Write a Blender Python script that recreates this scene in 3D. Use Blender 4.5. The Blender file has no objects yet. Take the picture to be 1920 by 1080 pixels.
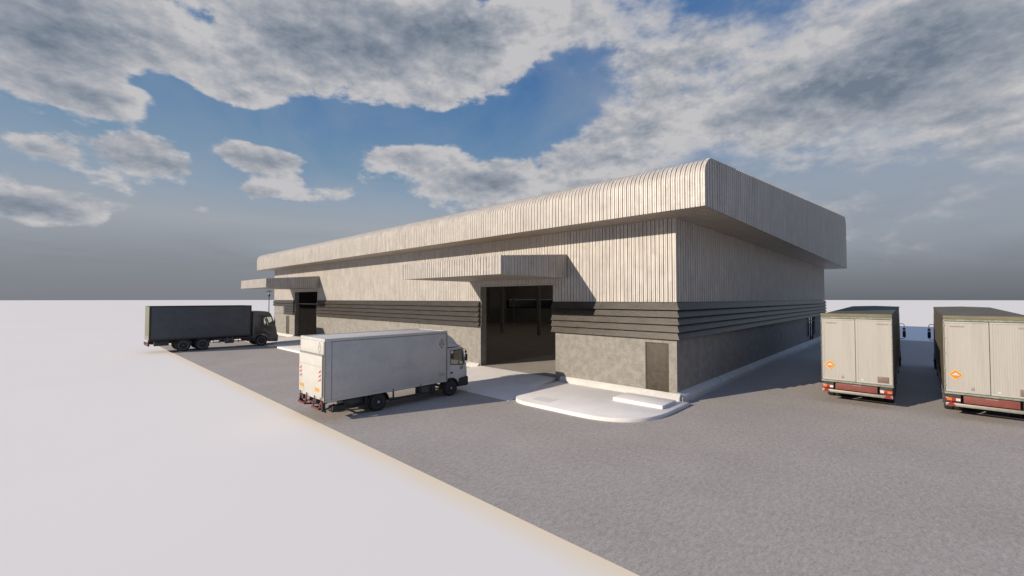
import bpy, bmesh, math, random
from mathutils import Vector, Matrix
random.seed(4)
R=math.radians
S=bpy.context.scene
C=S.collection

# ------------------------------------------------------------------ helpers
SPLIT={'door_jamb','floor','tank_strap','door_edge','lamp_bracket','hinge','marker_light','rear_bracket','seat','guard_post','corner_post','mirror','plinth','door_rail','window_pane','step','lintel','side_window','lift_seam','body_rail','battery_box','strap','side_guard'}
class MB:
    def __init__(s): s.v=[];s.f=[];s.m=[];s.cur=0
    def add(s,vs,fs):
        n=len(s.v); s.v+= [tuple(v) for v in vs]
        for f in fs: s.f.append([n+i for i in f]); s.m.append(s.cur)
        return s
    def box(s,x0,x1,y0,y1,z0,z1):
        x0,x1=min(x0,x1),max(x0,x1);y0,y1=min(y0,y1),max(y0,y1);z0,z1=min(z0,z1),max(z0,z1)
        return s.add([(x0,y0,z0),(x1,y0,z0),(x1,y1,z0),(x0,y1,z0),(x0,y0,z1),(x1,y0,z1),(x1,y1,z1),(x0,y1,z1)],
              [(0,3,2,1),(4,5,6,7),(0,1,5,4),(1,2,6,5),(2,3,7,6),(3,0,4,7)])
    def prism(s,poly,axis,a0,a1):
        n=len(poly)
        def P(p,a):
            if axis=='y': return (p[0],a,p[1])
            if axis=='x': return (a,p[0],p[1])
            return (p[0],p[1],a)
        vs=[P(p,a0) for p in poly]+[P(p,a1) for p in poly]
        fs=[list(range(n)),list(range(2*n-1,n-1,-1))]+[(i,i+n,(i+1)%n+n,(i+1)%n) for i in range(n)]
        return s.add(vs,fs)
    def tube(s,pts,r,n=8):
        pts=[Vector(p) for p in pts]; rings=[]
        for i,p in enumerate(pts):
            t=(pts[min(i+1,len(pts)-1)]-pts[max(i-1,0)]).normalized()
            u=t.cross(Vector((0,0,1)))
            if u.length<.05: u=t.cross(Vector((0,1,0)))
            u.normalize(); w=t.cross(u)
            rr=r[i] if isinstance(r,(list,tuple)) else r
            rings.append([p+u*rr*math.cos(2*math.pi*k/n)+w*rr*math.sin(2*math.pi*k/n) for k in range(n)])
        vs=[q for g in rings for q in g]; fs=[]
        for i in range(len(pts)-1):
            for k in range(n):
                fs.append((i*n+k,i*n+(k+1)%n,(i+1)*n+(k+1)%n,(i+1)*n+k))
        fs.append(list(range(n-1,-1,-1))); fs.append([(len(pts)-1)*n+k for k in range(n)])
        return s.add(vs,fs)
    def lathe(s,prof,c,axis='y',n=32):      # prof = [(axial, radius)]
        vs=[];fs=[]
        for a,r in prof:
            for k in range(n):
                t=2*math.pi*k/n; p,q=r*math.cos(t),r*math.sin(t)
                if axis=='y': vs.append((c[0]+p,c[1]+a,c[2]+q))
                elif axis=='z': vs.append((c[0]+p,c[1]+q,c[2]+a))
                else: vs.append((c[0]+a,c[1]+p,c[2]+q))
        for i in range(len(prof)-1):
            for k in range(n): fs.append((i*n+k,i*n+(k+1)%n,(i+1)*n+(k+1)%n,(i+1)*n+k))
        if prof[0][1]>1e-4: fs.append(list(range(n-1,-1,-1)))
        if prof[-1][1]>1e-4: fs.append([(len(prof)-1)*n+k for k in range(n)])
        return s.add(vs,fs)
    def build(s,name,mats,parent=None,bevel=0,smooth=False,seg=2,sharp=35):
        if name in SPLIT:
            par=list(range(len(s.v)))
            def find(i):
                while par[i]!=i: par[i]=par[par[i]]; i=par[i]
                return i
            for f in s.f:
                for i in f[1:]: par[find(i)]=find(f[0])
            roots=[]
            for f in s.f:
                r_=find(f[0])
                if r_ not in roots: roots.append(r_)
            if len(roots)>1:
                out=[]
                for r_ in roots:
                    q=MB(); q.v=list(s.v); q.f=[f for f in s.f if find(f[0])==r_]; q.m=[0]*len(q.f)
                    used=sorted({i for f in q.f for i in f}); mp={i:k for k,i in enumerate(used)}
                    q.v=[s.v[i] for i in used]; q.f=[[mp[i] for i in f] for f in q.f]
                    out.append(q.build(name,mats,parent,bevel,smooth,seg,sharp))
                return out[0]
        me=bpy.data.meshes.new(name); me.from_pydata(s.v,[],s.f)
        if not isinstance(mats,(list,tuple)): mats=[mats]
        for m in mats: me.materials.append(m)
        for p,i in zip(me.polygons,s.m): p.material_index=i
        bm=bmesh.new(); bm.from_mesh(me); bmesh.ops.remove_doubles(bm,verts=bm.verts,dist=1e-5)
        bmesh.ops.recalc_face_normals(bm,faces=bm.faces)
        if bevel:
            es=[e for e in bm.edges if len(e.link_faces)==2 and e.calc_face_angle(0)>R(28)]
            bmesh.ops.bevel(bm,geom=es,offset=bevel,segments=seg,affect='EDGES',profile=.5,clamp_overlap=True)
        if smooth or bevel:
            for f in bm.faces: f.smooth=True
            for e in bm.edges:
                if len(e.link_faces)==2 and e.calc_face_angle(0)>R(sharp): e.smooth=False
        bm.to_mesh(me); bm.free()
        o=bpy.data.objects.new(name,me); C.objects.link(o)
        if parent: o.parent=parent
        return o
def B(*a): return MB().box(*a)
def boolcut(o,cutters):
    for c in cutters:
        m=o.modifiers.new('b','BOOLEAN'); m.operation='DIFFERENCE'; m.solver='EXACT'; m.object=c
    dg=bpy.context.evaluated_depsgraph_get()
    me=bpy.data.meshes.new_from_object(o.evaluated_get(dg))
    o.modifiers.clear(); old=o.data; o.data=me; nm=old.name; bpy.data.meshes.remove(old); me.name=nm
    for c in cutters: bpy.data.objects.remove(c)
def tag(o,label,cat,group=None,kind=None):
    if label: o['label']=label
    if cat: o['category']=cat
    if group: o['group']=group
    if kind: o['kind']=kind
    return o
def thing(name,loc,rz,label,cat,group=None):
    o=bpy.data.objects.new(name,None); C.objects.link(o); o.location=loc; o.rotation_euler=(0,0,rz)
    o.empty_display_size=.3
    return tag(o,label,cat,group)

# ------------------------------------------------------------------ materials
def N(nt,t,**k):
    n=nt.nodes.new(t)
    for a,b in k.items():
        if a.startswith('i_'):
            key=a[2:].replace('_',' '); n.inputs[key].default_value=b
        else: setattr(n,a,b)
    return n
def ramp(nt,fac,stops,interp='LINEAR'):
    r=nt.nodes.new('ShaderNodeValToRGB'); cr=r.color_ramp; cr.interpolation=interp
    while len(cr.elements)<len(stops): cr.elements.new(.5)
    for e,(p,c) in zip(cr.elements,stops):
        e.position=p; e.color=(c if isinstance(c,(list,tuple)) else (c,c,c))+((1,) if not isinstance(c,(list,tuple)) or len(c)==3 else ())
    nt.links.new(fac,r.inputs[0]); return r.outputs[0]
def math_(nt,op,a,b=None,c=None,clamp=False):
    n=nt.nodes.new('ShaderNodeMath'); n.operation=op; n.use_clamp=clamp
    for i,x in enumerate((a,b,c)):
        if x is None: continue
        if isinstance(x,(int,float)): n.inputs[i].default_value=x
        else: nt.links.new(x,n.inputs[i])
    return n.outputs[0]
def mixc(nt,f,a,b,mode='MIX'):
    n=nt.nodes.new('ShaderNodeMix'); n.data_type='RGBA'; n.blend_type=mode
    for i,x in ((0,f),(6,a),(7,b)):
        if isinstance(x,(int,float)): n.inputs[i].default_value=x
        elif isinstance(x,tuple): n.inputs[i].default_value=x+(1,) if len(x)==3 else x
        else: nt.links.new(x,n.inputs[i])
    return n.outputs[2]
def new(name):
    m=bpy.data.materials.new(name); m.use_nodes=True; nt=m.node_tree
    return m,nt,nt.nodes['Principled BSDF']
def noise(nt,vec,scale,detail=4,rough=.55,dist=0):
    n=nt.nodes.new('ShaderNodeTexNoise'); n.inputs['Scale'].default_value=scale; n.inputs['Detail'].default_value=detail
    n.inputs['Roughness'].default_value=rough; n.inputs['Distortion'].default_value=dist
    nt.links.new(vec,n.inputs['Vector']); return n.outputs['Fac']
def coords(nt,scale=(1,1,1),world=True):
    if world: v=nt.nodes.new('ShaderNodeNewGeometry').outputs['Position']
    else: v=nt.nodes.new('ShaderNodeTexCoord').outputs['Object']
    m=nt.nodes.new('ShaderNodeMapping'); m.inputs['Scale'].default_value=scale
    nt.links.new(v,m.inputs['Vector']); return m.outputs[0]
def mottle(name,c0,c1,scale=2,scale2=12,rough=.8,metal=0,bump=.0,bscale=30,stretch=(1,1,1),world=True,contrast=(.35,.65),spec=.5,dirt=None,coat=0):
    m,nt,b=new(name); v=coords(nt,stretch,world)
    a=noise(nt,v,scale,6,.6); c=noise(nt,v,scale2,4,.6)
    f=math_(nt,'ADD',math_(nt,'MULTIPLY',a,.55),math_(nt,'MULTIPLY',c,.45))
    col=ramp(nt,f,[(contrast[0],c0),(contrast[1],c1)])
    if dirt:
        d=ramp(nt,noise(nt,coords(nt,dirt[2],world),dirt[1],5,.65),[(.5,0.),(.72,1.)])
        col=mixc(nt,math_(nt,'MULTIPLY',d,dirt[3]),col,dirt[0])
    nt.links.new(col,b.inputs['Base Color'])
    b.inputs['Metallic'].default_value=metal; b.inputs['Specular IOR Level'].default_value=spec
    if coat: b.inputs['Coat Weight'].default_value=coat
    r=ramp(nt,c,[(.3,max(0,rough-.1)),(.7,min(1,rough+.1))]); nt.links.new(r,b.inputs['Roughness'])
    if bump:
        bn=nt.nodes.new('ShaderNodeBump'); bn.inputs['Strength'].default_value=bump; bn.inputs['Distance'].default_value=.02
        nt.links.new(noise(nt,v,bscale,5,.65),bn.inputs['Height']); nt.links.new(bn.outputs[0],b.inputs['Normal'])
    return m
M={}
M['metal']=mottle('galvanised_cladding',(.38,.356,.33),(.465,.438,.41),scale=.9,scale2=7,rough=.55,metal=.04,bump=.05,bscale=9,contrast=(.36,.64),dirt=((.30,.275,.245),2.6,(1,1,.8),.5))
def streaks(m,amount,sc):
    nt=m.node_tree; b=nt.nodes['Principled BSDF']; l=b.inputs['Base Color'].links[0].from_socket
    f=ramp(nt,noise(nt,coords(nt,sc),1.0,5,.7),[(.36,1-amount),(.64,1+amount*.6)])
    c=nt.nodes.new('ShaderNodeCombineXYZ')
    for i in range(3): nt.links.new(f,c.inputs[i])
    nt.links.new(mixc(nt,1.0,l,c.outputs[0],'MULTIPLY'),b.inputs['Base Color'])
streaks(M['metal'],.17,(7,7,.55))
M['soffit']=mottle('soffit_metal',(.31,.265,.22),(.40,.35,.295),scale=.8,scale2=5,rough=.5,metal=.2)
M['wall']=mottle('rendered_concrete_wall',(.165,.157,.142),(.255,.243,.222),scale=3.0,scale2=16,rough=.85,bump=.15,bscale=25,contrast=(.38,.62),spec=.3)
M['inner']=mottle('interior_concrete',(.26,.23,.21),(.34,.31,.285),scale=1,scale2=6,rough=.9)
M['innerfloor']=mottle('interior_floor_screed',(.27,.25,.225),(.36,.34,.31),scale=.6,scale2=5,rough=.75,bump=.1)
M['shadefloor']=mottle('shaded_floor_screed',(.16,.118,.09),(.22,.168,.13),scale=.5,scale2=5,rough=.6,bump=.1)  # same pale floor deeper in the hall, its shade put into the brown colour
M['louvre']=mottle('louvre_slats',(.027,.0235,.020),(.056,.048,.040),scale=2.2,scale2=14,rough=.38,metal=.2,bump=.3,bscale=30,stretch=(1,.5,2),contrast=(.36,.64))
M['door']=mottle('bronze_door',(.026,.021,.015),(.058,.047,.033),scale=4,scale2=18,rough=.65,bump=.3,bscale=40,contrast=(.4,.6))
M['rail']=mottle('dark_opening_trim',(.022,.021,.021),(.04,.038,.037),scale=3,rough=.5,metal=.3)
M['blackdoor']=mottle('black_roller_door',(.0075,.007,.007),(.013,.012,.012),scale=3,rough=.9,spec=.0)
M['column']=mottle('steel_column_paint',(.22,.22,.215),(.28,.28,.275),scale=2,rough=.6,metal=.0)
M['pave']=mottle('pale_paving_concrete',(.64,.62,.61),(.72,.70,.69),scale=.6,scale2=6,rough=.85,bump=.05,bscale=20,stretch=(1,2.2,1),dirt=((.52,.50,.48),.5,(1,1,1),.5))
M['kerb']=mottle('kerb_concrete',(.46,.44,.41),(.58,.56,.53),scale=2,scale2=10,rough=.85,bump=.2)
M['plinth']=mottle('plinth_concrete',(.42,.41,.39),(.54,.53,.51),scale=1.3,scale2=8,rough=.85,bump=.2)
M['black']=mottle('black_plastic',(.012,.012,.013),(.028,.028,.03),scale=5,rough=.6)
M['chassis']=mottle('chassis_paint',(.016,.017,.019),(.036,.037,.039),scale=4,rough=.6,metal=.2,world=False)
M['rubber']=mottle('tyre_rubber',(.016,.017,.019),(.032,.033,.036),scale=5,scale2=20,rough=.85,bump=.3,world=False)
M['rim']=mottle('dark_wheel_rim',(.05,.052,.058),(.10,.103,.11),scale=6,rough=.45,metal=.5,world=False)
M['rimgrey']=mottle('grey_wheel_rim',(.24,.24,.25),(.36,.36,.37),scale=6,rough=.45,metal=.5,world=False)
M['hub']=mottle('pale_hub',(.33,.33,.33),(.48,.48,.47),scale=9,rough=.5,metal=.3,world=False)
M['white']=mottle('white_truck_panel',(.42,.415,.41),(.49,.485,.475),scale=.9,scale2=6,rough=.42,stretch=(1.6,1,.6),world=False,dirt=((.31,.295,.28),.9,(1,1,2.2),.4))
M['whiterear']=mottle('white_tail_panel',(.40,.395,.375),(.47,.465,.445),scale=1.2,scale2=7,rough=.5,world=False,dirt=((.3,.28,.25),1.3,(1,1,.5),.4))
M['cabwhite']=mottle('white_cab_paint',(.42,.41,.43),(.50,.49,.51),scale=2,rough=.3,world=False,coat=.3)
M['darkgrey']=mottle('charcoal_curtain',(.044,.051,.062),(.066,.076,.090),scale=.9,scale2=4,rough=.48,bump=.55,bscale=1.1,stretch=(1,1,1.5),world=False)
M['cabgrey']=mottle('charcoal_cab_paint',(.075,.076,.073),(.10,.10,.097),scale=2,rough=.38,world=False,coat=.2)
M['olive']=mottle('olive_rear_panel',(.115,.12,.085),(.16,.165,.12),scale=2,rough=.7,world=False)
M['red']=mottle('oxide_red_paint',(.075,.014,.014),(.13,.026,.025),scale=3,scale2=12,rough=.6,world=False)
M['redboard']=mottle('faded_red_board',(.125,.028,.023),(.18,.044,.036),scale=3,scale2=14,rough=.7,world=False,dirt=((.09,.035,.028),4,(1,1,1),.6))
M['redlens']=mottle('red_lens',(.19,.016,.013),(.26,.026,.018),scale=8,rough=.25,world=False)
M['orange']=mottle('orange_lens',(.40,.11,.02),(.48,.15,.035),scale=8,rough=.3,world=False)
M['yellow']=mottle('yellow_marker',(.50,.30,.04),(.58,.36,.06),scale=8,rough=.4,world=False)
M['hazard']=mottle('orange_placard',(.38,.13,.02),(.45,.17,.035),scale=8,rough=.5,world=False)
M['paintwhite']=mottle('white_marking',(.42,.41,.39),(.50,.48,.46),scale=6,rough=.5,world=False)
M['pinkish']=mottle('pale_red_marking',(.30,.06,.045),(.42,.11,.08),scale=6,rough=.5,world=False)
M['ink']=mottle('black_marking',(.03,.03,.03),(.05,.05,.05),scale=6,rough=.5,world=False)
M['softink']=mottle('faded_marking',(.18,.17,.16),(.24,.23,.22),scale=6,rough=.5,world=False)
M['rosy']=mottle('faded_rose_lettering',(.20,.14,.13),(.26,.19,.18),scale=9,rough=.6,world=False)
M['brownplate']=mottle('brown_number_plate',(.10,.06,.045),(.16,.11,.09),scale=7,rough=.6,world=False)
M['beam']=mottle('galvanised_bumper',(.19,.18,.16),(.26,.25,.225),scale=3,rough=.5,metal=.3,world=False)
M['taildoor']=mottle('cream_trailer_door',(.285,.275,.258),(.318,.308,.290),scale=1.1,scale2=6,rough=.55,stretch=(1,2,.25),world=False,dirt=((.225,.222,.21),1.6,(1,2.6,.12),.32))
M['tarp']=mottle('olive_brown_tarpaulin',(.105,.088,.058),(.15,.128,.088),scale=1,scale2=5,rough=.7,bump=.5,bscale=1.6,stretch=(1,1,.4),world=False)
M['tarpgreen']=mottle('weathered_green_roof',(.035,.045,.035),(.085,.09,.065),scale=1.2,scale2=6,rough=.75,world=False)
M['tarpbrown']=mottle('weathered_brown_roof',(.075,.068,.050),(.125,.11,.085),scale=1.2,scale2=6,rough=.75,world=False)
M['header']=mottle('streaked_olive_header',(.055,.05,.032),(.17,.15,.10),scale=2,scale2=9,rough=.7,stretch=(1,.35,5),world=False)
M['greenstrip']=mottle('pale_green_strip',(.10,.13,.10),(.25,.27,.23),scale=5,scale2=14,rough=.7,world=False)
M['seat']=mottle('cab_upholstery',(.03,.03,.032),(.06,.06,.06),scale=6,rough=.9,world=False)
def glassmat(name,tint,rough,refl=.12):
    m=bpy.data.materials.new(name); m.use_nodes=True; nt=m.node_tree; nt.nodes.clear()
    o=nt.nodes.new('ShaderNodeOutputMaterial'); t=nt.nodes.new('ShaderNodeBsdfTransparent'); t.inputs[0].default_value=tint+(1,)
    g=nt.nodes.new('ShaderNodeBsdfGlossy'); g.inputs['Roughness'].default_value=rough
    fr=nt.nodes.new('ShaderNodeFresnel'); fr.inputs[0].default_value=1.45
    v=noise(nt,coords(nt,(1,1,1),False),3,3)
    mx=nt.nodes.new('ShaderNodeMixShader'); nt.links.new(math_(nt,'MULTIPLY_ADD',v,refl*.3,math_(nt,'MULTIPLY',fr.outputs[0],1.0)),mx.inputs[0])
    nt.links.new(t.outputs[0],mx.inputs[1]); nt.links.new(g.outputs[0],mx.inputs[2]); nt.links.new(mx.outputs[0],o.inputs[0]); return m
M['glass']=glassmat('cab_glass',(.95,.96,.92),.03,.05)
M['darkglass']=glassmat('tinted_door_glass',(.10,.11,.12),.05)

def translucent():
    m=bpy.data.materials.new('added_translucent_sheet'); m.use_nodes=True; nt=m.node_tree; nt.nodes.clear()
    o=nt.nodes.new('ShaderNodeOutputMaterial'); t=nt.nodes.new('ShaderNodeBsdfTranslucent'); d=nt.nodes.new('ShaderNodeBsdfDiffuse')
    c=ramp(nt,noise(nt,coords(nt),.7,3),[(.3,(.74,.70,.62)),(.7,(.80,.76,.68))]); nt.links.new(c,t.inputs[0]); nt.links.new(c,d.inputs[0])
    mx=nt.nodes.new('ShaderNodeMixShader'); mx.inputs[0].default_value=.45; nt.links.new(t.outputs[0],mx.inputs[1]); nt.links.new(d.outputs[0],mx.inputs[2]); nt.links.new(mx.outputs[0],o.inputs[0]); return m
M['added_rooflight']=translucent()
# asphalt: fine aggregate with streaky wear
def asphalt():
    m,nt,b=new('worn_asphalt'); v=coords(nt,(1,1,1))
    big=noise(nt,v,.35,5,.6); mid=noise(nt,coords(nt,(1.0,1.9,1)),5.5,6,.72,.4); fine=noise(nt,v,22,3,.7)
    f=math_(nt,'ADD',math_(nt,'MULTIPLY',big,.14),math_(nt,'ADD',math_(nt,'MULTIPLY',mid,.42),math_(nt,'MULTIPLY',fine,.44)))
    nt.links.new(ramp(nt,f,[(.38,(.235,.212,.198)),(.5,(.332,.303,.285)),(.62,(.42,.388,.366))]),b.inputs['Base Color'])
    b.inputs['Roughness'].default_value=.88; b.inputs['Specular IOR Level'].default_value=.25
    bn=nt.nodes.new('ShaderNodeBump'); bn.inputs['Strength'].default_value=.10; bn.inputs['Distance'].default_value=.01
    nt.links.new(math_(nt,'ADD',mid,fine),bn.inputs['Height']); nt.links.new(bn.outputs[0],b.inputs['Normal']); return m
M['asphalt']=asphalt()
# white ground with a warm glow painted into its colour along the asphalt edge (x = 6.85)
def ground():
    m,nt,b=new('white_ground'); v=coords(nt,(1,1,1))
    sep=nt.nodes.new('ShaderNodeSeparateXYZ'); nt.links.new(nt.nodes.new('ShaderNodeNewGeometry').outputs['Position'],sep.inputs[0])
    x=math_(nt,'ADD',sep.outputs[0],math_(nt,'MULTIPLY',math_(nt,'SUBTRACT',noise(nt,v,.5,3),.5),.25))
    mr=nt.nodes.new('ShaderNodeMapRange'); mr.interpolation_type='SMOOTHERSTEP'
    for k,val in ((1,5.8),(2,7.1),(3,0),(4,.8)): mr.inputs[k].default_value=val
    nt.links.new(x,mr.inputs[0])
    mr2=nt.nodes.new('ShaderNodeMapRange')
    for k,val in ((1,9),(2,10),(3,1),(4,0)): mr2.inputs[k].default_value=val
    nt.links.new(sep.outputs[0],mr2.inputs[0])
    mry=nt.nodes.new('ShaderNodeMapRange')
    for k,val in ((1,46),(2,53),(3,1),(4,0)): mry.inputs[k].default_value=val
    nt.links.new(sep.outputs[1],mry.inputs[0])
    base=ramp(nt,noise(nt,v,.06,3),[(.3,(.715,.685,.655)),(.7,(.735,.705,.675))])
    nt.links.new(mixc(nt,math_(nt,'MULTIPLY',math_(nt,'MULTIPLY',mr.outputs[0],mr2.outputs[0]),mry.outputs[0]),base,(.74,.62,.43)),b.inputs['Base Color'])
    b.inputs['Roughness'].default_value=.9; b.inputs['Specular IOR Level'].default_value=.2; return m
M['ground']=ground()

# ------------------------------------------------------------------ ground, yard, pavements
def flat(name,x0,x1,y0,y1,z,mat):
    o=MB().add([(x0,y0,z),(x1,y0,z),(x1,y1,z),(x0,y1,z)],[(0,1,2,3)]).build(name,mat); tag(o,None,None,kind='structure'); return o
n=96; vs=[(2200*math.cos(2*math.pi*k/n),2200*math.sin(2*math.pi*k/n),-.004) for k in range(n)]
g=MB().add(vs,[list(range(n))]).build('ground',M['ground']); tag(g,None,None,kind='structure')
flat('asphalt_yard',6.85,66.3,-70,56,.0,M['asphalt'])

def rounded(pts,rad,seg=10):
    out=[];n=len(pts)
    for i in range(n):
        p=Vector(pts[i]); a=Vector(pts[i-1]); b=Vector(pts[(i+1)%n]); r=rad[i]
        if r<=0: out.append(tuple(p)); continue
        d1=(a-p).normalized(); d2=(b-p).normalized(); s=p+d1*r; e=p+d2*r
        for k in range(seg+1):
            t=k/seg; out.append(tuple((1-t)**2*s+2*t*(1-t)*p+t*t*e))
    return out
def island(name,pts,rad,h=.15):
    poly=rounded(pts,rad); cx=sum(p[0] for p in poly)/len(poly); cy=sum(p[1] for p in poly)/len(poly)
    b=MB(); b.prism(poly,'z',-.05,h)
    o=b.build(name,M['pave'],bevel=.025); tag(o,None,None,kind='structure')
    return o
island('pavement',[(19.085,7.3),(19.085,14.55),(14.22,13.65),(14.3,7.3)],[0,0,1.1,2.7])
island('pavement',[(19.085,21.1),(19.085,46.9),(14.3,45.6),(14.3,22.6)],[0,0,1.6,1.4])
island('pavement',[(19.085,53.5),(19.085,62.5),(14.3,62.5),(14.3,54.8)],[0,0,1.0,1.5])
# kerb joints and an inspection cover in the near pavement
mc=MB(); mc.box(14.85,15.5,11.85,12.7,.150,.1525); o=mc.build('inspection_cover',M['pave'])
tag(o,'flush rectangular inspection cover set in the white pavement beside the driveway','cover')
fr=MB()
for a in ((14.82,15.53,11.82,11.85),(14.82,15.53,12.70,12.73),(14.82,14.85,11.85,12.70),(15.50,15.53,11.85,12.70)): fr.box(a[0],a[1],a[2],a[3],.150,.1535)
fr.build('cover_frame',M['kerb'],o)
# drive ramps up to both openings
def ramp_mesh(name,y0,y1):
    b=MB(); zt=.3
    b.add([(14.25,y0-1.0,-.02),(14.25,y1+1.1,-.02),(19.09,y1+.02,zt),(19.09,y0-.02,zt),
           (14.25,y0-1.0,.012),(14.25,y1+1.1,.012),
           (19.09,y1+.02,-.02),(19.09,y0-.02,-.02),(17.0,y0-.1,.165),(17.0,y1+.3,.165)],
          [(4,5,9,8),(8,9,2,3),(0,1,5,4),(0,4,8,3,7),(1,6,2,9,5),(3,2,6,7)])
    o=b.build(name,M['pave']); tag(o,None,None,kind='structure')
ramp_mesh('driveway',14.7,20.85); ramp_mesh('driveway',47.15,53.4)

# ------------------------------------------------------------------ warehouse
X0,Y0,X1,Y1=19.1,7.83,62.55,60.45
ZL0,ZL1,ZT=2.89,4.56,8.38
W=thing('warehouse',(X0,Y0,0),0,'long warehouse with ribbed pale metal cladding, dark louvre band and sloping overhanging roof','building')
WB=(-X0,-Y0)
OP=[(14.68,20.87),(47.13,53.40)]      # big openings in the front facade (y ranges)
def wb(name,mb,mat,bevel=0,smooth=False,parent=None):
    mb.v=[(v[0]+WB[0],v[1]+WB[1],v[2]) for v in mb.v]
    return mb.build(name,mat,parent or W,bevel,smooth)
T=.5
# lower concrete walls. front: pieces between openings, with recesses for the two doors
def wall_front(y0,y1,recess=None):
    b=MB()
    if recess is None: b.box(X0,X0+T,y0,y1,-.3,ZL0+.02)
    else:
        a,c,zt=recess
        b.box(X0,X0+T,y0,a,-.3,ZL0+.02); b.box(X0,X0+T,c,y1,-.3,ZL0+.02); b.box(X0,X0+T,a,c,zt,ZL0+.02); b.box(X0+.09,X0+T,a,c,-.3,zt); b.box(X0,X0+.09,a,c,-.3,.3)
    return wb('wall',b,M['wall'])
wall_front(Y0,OP[0][0],(8.2,9.34,2.67)); wall_front(OP[0][1],OP[1][0]); wall_front(OP[1][1],Y1,(55.05,56.1,2.64))
# right side wall, with the glazed door opening
b=MB(); DX0,DX1=50.8,55.7
b.box(X0+T,DX0,Y0,Y0+T,-.3,ZL0+.02); b.box(DX1,X1,Y0,Y0+T,-.3,ZL0+.02)
b.box(DX0,52.1,Y0,Y0+T,-.3,.92); b.box(54.5,DX1,Y0,Y0+T,-.3,.92)
wb('wall',b,M['wall'])
b=MB(); b.box(X1-T,X1,Y0+T,Y1-T,-.3,ZL0+.02); wb('wall',b,M['wall'])
b=MB(); b.box(X0+T,X1,Y1-T,Y1,-.3,ZL0+.02); wb('wall',b,M['wall'])
# full height jamb posts beside the openings and wall backing behind the cladding
b=MB()
for y0,y1 in OP:
    b.box(X0+.05,X0+T,y0-.35,y0,ZL0+.02,ZT-.0); b.box(X0+.05,X0+T,y1,y1+.35,ZL0+.02,ZT)
wb('door_jamb',b,M['wall'])
b=MB()
for y0,y1 in ((Y0+.06,OP[0][0]-.35),(OP[0][1]+.35,OP[1][0]-.35),(OP[1][1]+.35,Y1-.06)): b.box(X0+.06,X0+.3,y0,y1,ZL1,ZT)
for y0,y1 in OP: b.box(X0+.06,X0+.3,y0,y1,5.56,ZT)
b.box(X0+.3,X1-.06,Y0+.06,Y0+.3,ZL1,ZT); b.box(X1-.3,X1-.06,Y0+.3,Y1-.3,ZL1,ZT); b.box(X0+.3,X1-.06,Y1-.3,Y1-.06,ZL1,ZT)
wb('wall_backing',b,M['inner'])
# plinth
def plinth(y0,y1):
    b=MB(); b.prism([(X0-.16,-.02),(X0-.16,.31),(X0-.03,.45),(X0+.02,.45),(X0+.02,-.02)],'y',y0,y1); return b
b=plinth(Y0-.16,OP[0][0]-.38); b2=plinth(OP[0][1]+.1,OP[1][0]-.1); b3=plinth(OP[1][1]+.1,Y1)
for q in (b2,b3): b.add(q.v,q.f)
wb('plinth',b,M['plinth'],bevel=.012)
b=MB()
for x0,x1 in ((X0+.02,24.42),(24.50,29.68),(29.76,40),(40.02,X1)):
    b.prism([(Y0-.24,-.02),(Y0-.24,.26),(Y0-.17,.38),(Y0+.02,.52),(Y0+.02,-.02)],'x',x0,x1)
wb('plinth',b,M['plinth'],bevel=.02)

# ribbed cladding: sweeps along s with a grooved profile
def corr(s0,s1,fn,pitch=.2,gw=.042,gd=.06):
    """fn(s,off) -> list of points along the section"""
    n=max(1,round((s1-s0)/pitch)); p=(s1-s0)/n; prof=[]
    for i in range(n):
        a=s0+i*p
        prof+= [(a,0),(a+(p-gw)*.5-.012,0),(a+(p-gw)*.5,-.016),(a+(p-gw)*.5+.012,0),(a+p-gw,0),(a+p-gw*.78,-gd),(a+p-gw*.22,-gd)]
    prof.append((s1,0)); vs=[];fs=[]
    for s,o in prof: pts=fn(s,o); vs+=pts
    k=len(pts)
    for i in range(len(prof)-1):
        for j in range(k-1): fs.append((i*k+j,i*k+j+1,(i+1)*k+j+1,(i+1)*k+j))
    return MB().add(vs,fs)
def merge(*bs):
    b=MB()
    for q in bs: b.add(q.v,q.f)
    return b
def xwall(y0,y1,z0,z1,x=X0,sg=-1): return corr(y0,y1,lambda s,o:[(x+sg*o,s,z0),(x+sg*o,s,z1)])
def ywall(x0,x1,z0,z1,y=Y0,sg=-1): return corr(x0,x1,lambda s,o:[(s,y+sg*o,z0),(s,y+sg*o,z1)],.3,.12,.13)
wb('cladding',merge(xwall(Y0,14.87,ZL1,ZT+.05),xwall(14.87,20.90,5.56,ZT+.05),xwall(20.90,46.95,ZL1,ZT+.05),xwall(46.95,53.42,5.56,ZT+.05),xwall(53.42,Y1,ZL1,ZT+.05)),M['metal'])
wb('cladding',ywall(X0,X1,ZL1,ZT+.05),M['metal'])
wb('cladding',merge(xwall(Y0,Y1,ZL1,ZT+.05,X1,1),ywall(X0,X1,ZL1,ZT+.05,Y1,1)),M['metal'])
wb('cladding',merge(xwall(Y0+.5,Y1-.5,ZL1,ZT,X1-.33,-1)),M['soffit'])     # inner face of the back wall
# opening lintels and trims
b=MB()
for y0,y1 in OP: b.box(X0-.01,X0+T,y0,y1,5.50,5.56)
wb('lintel',b,M['soffit'])

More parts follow.
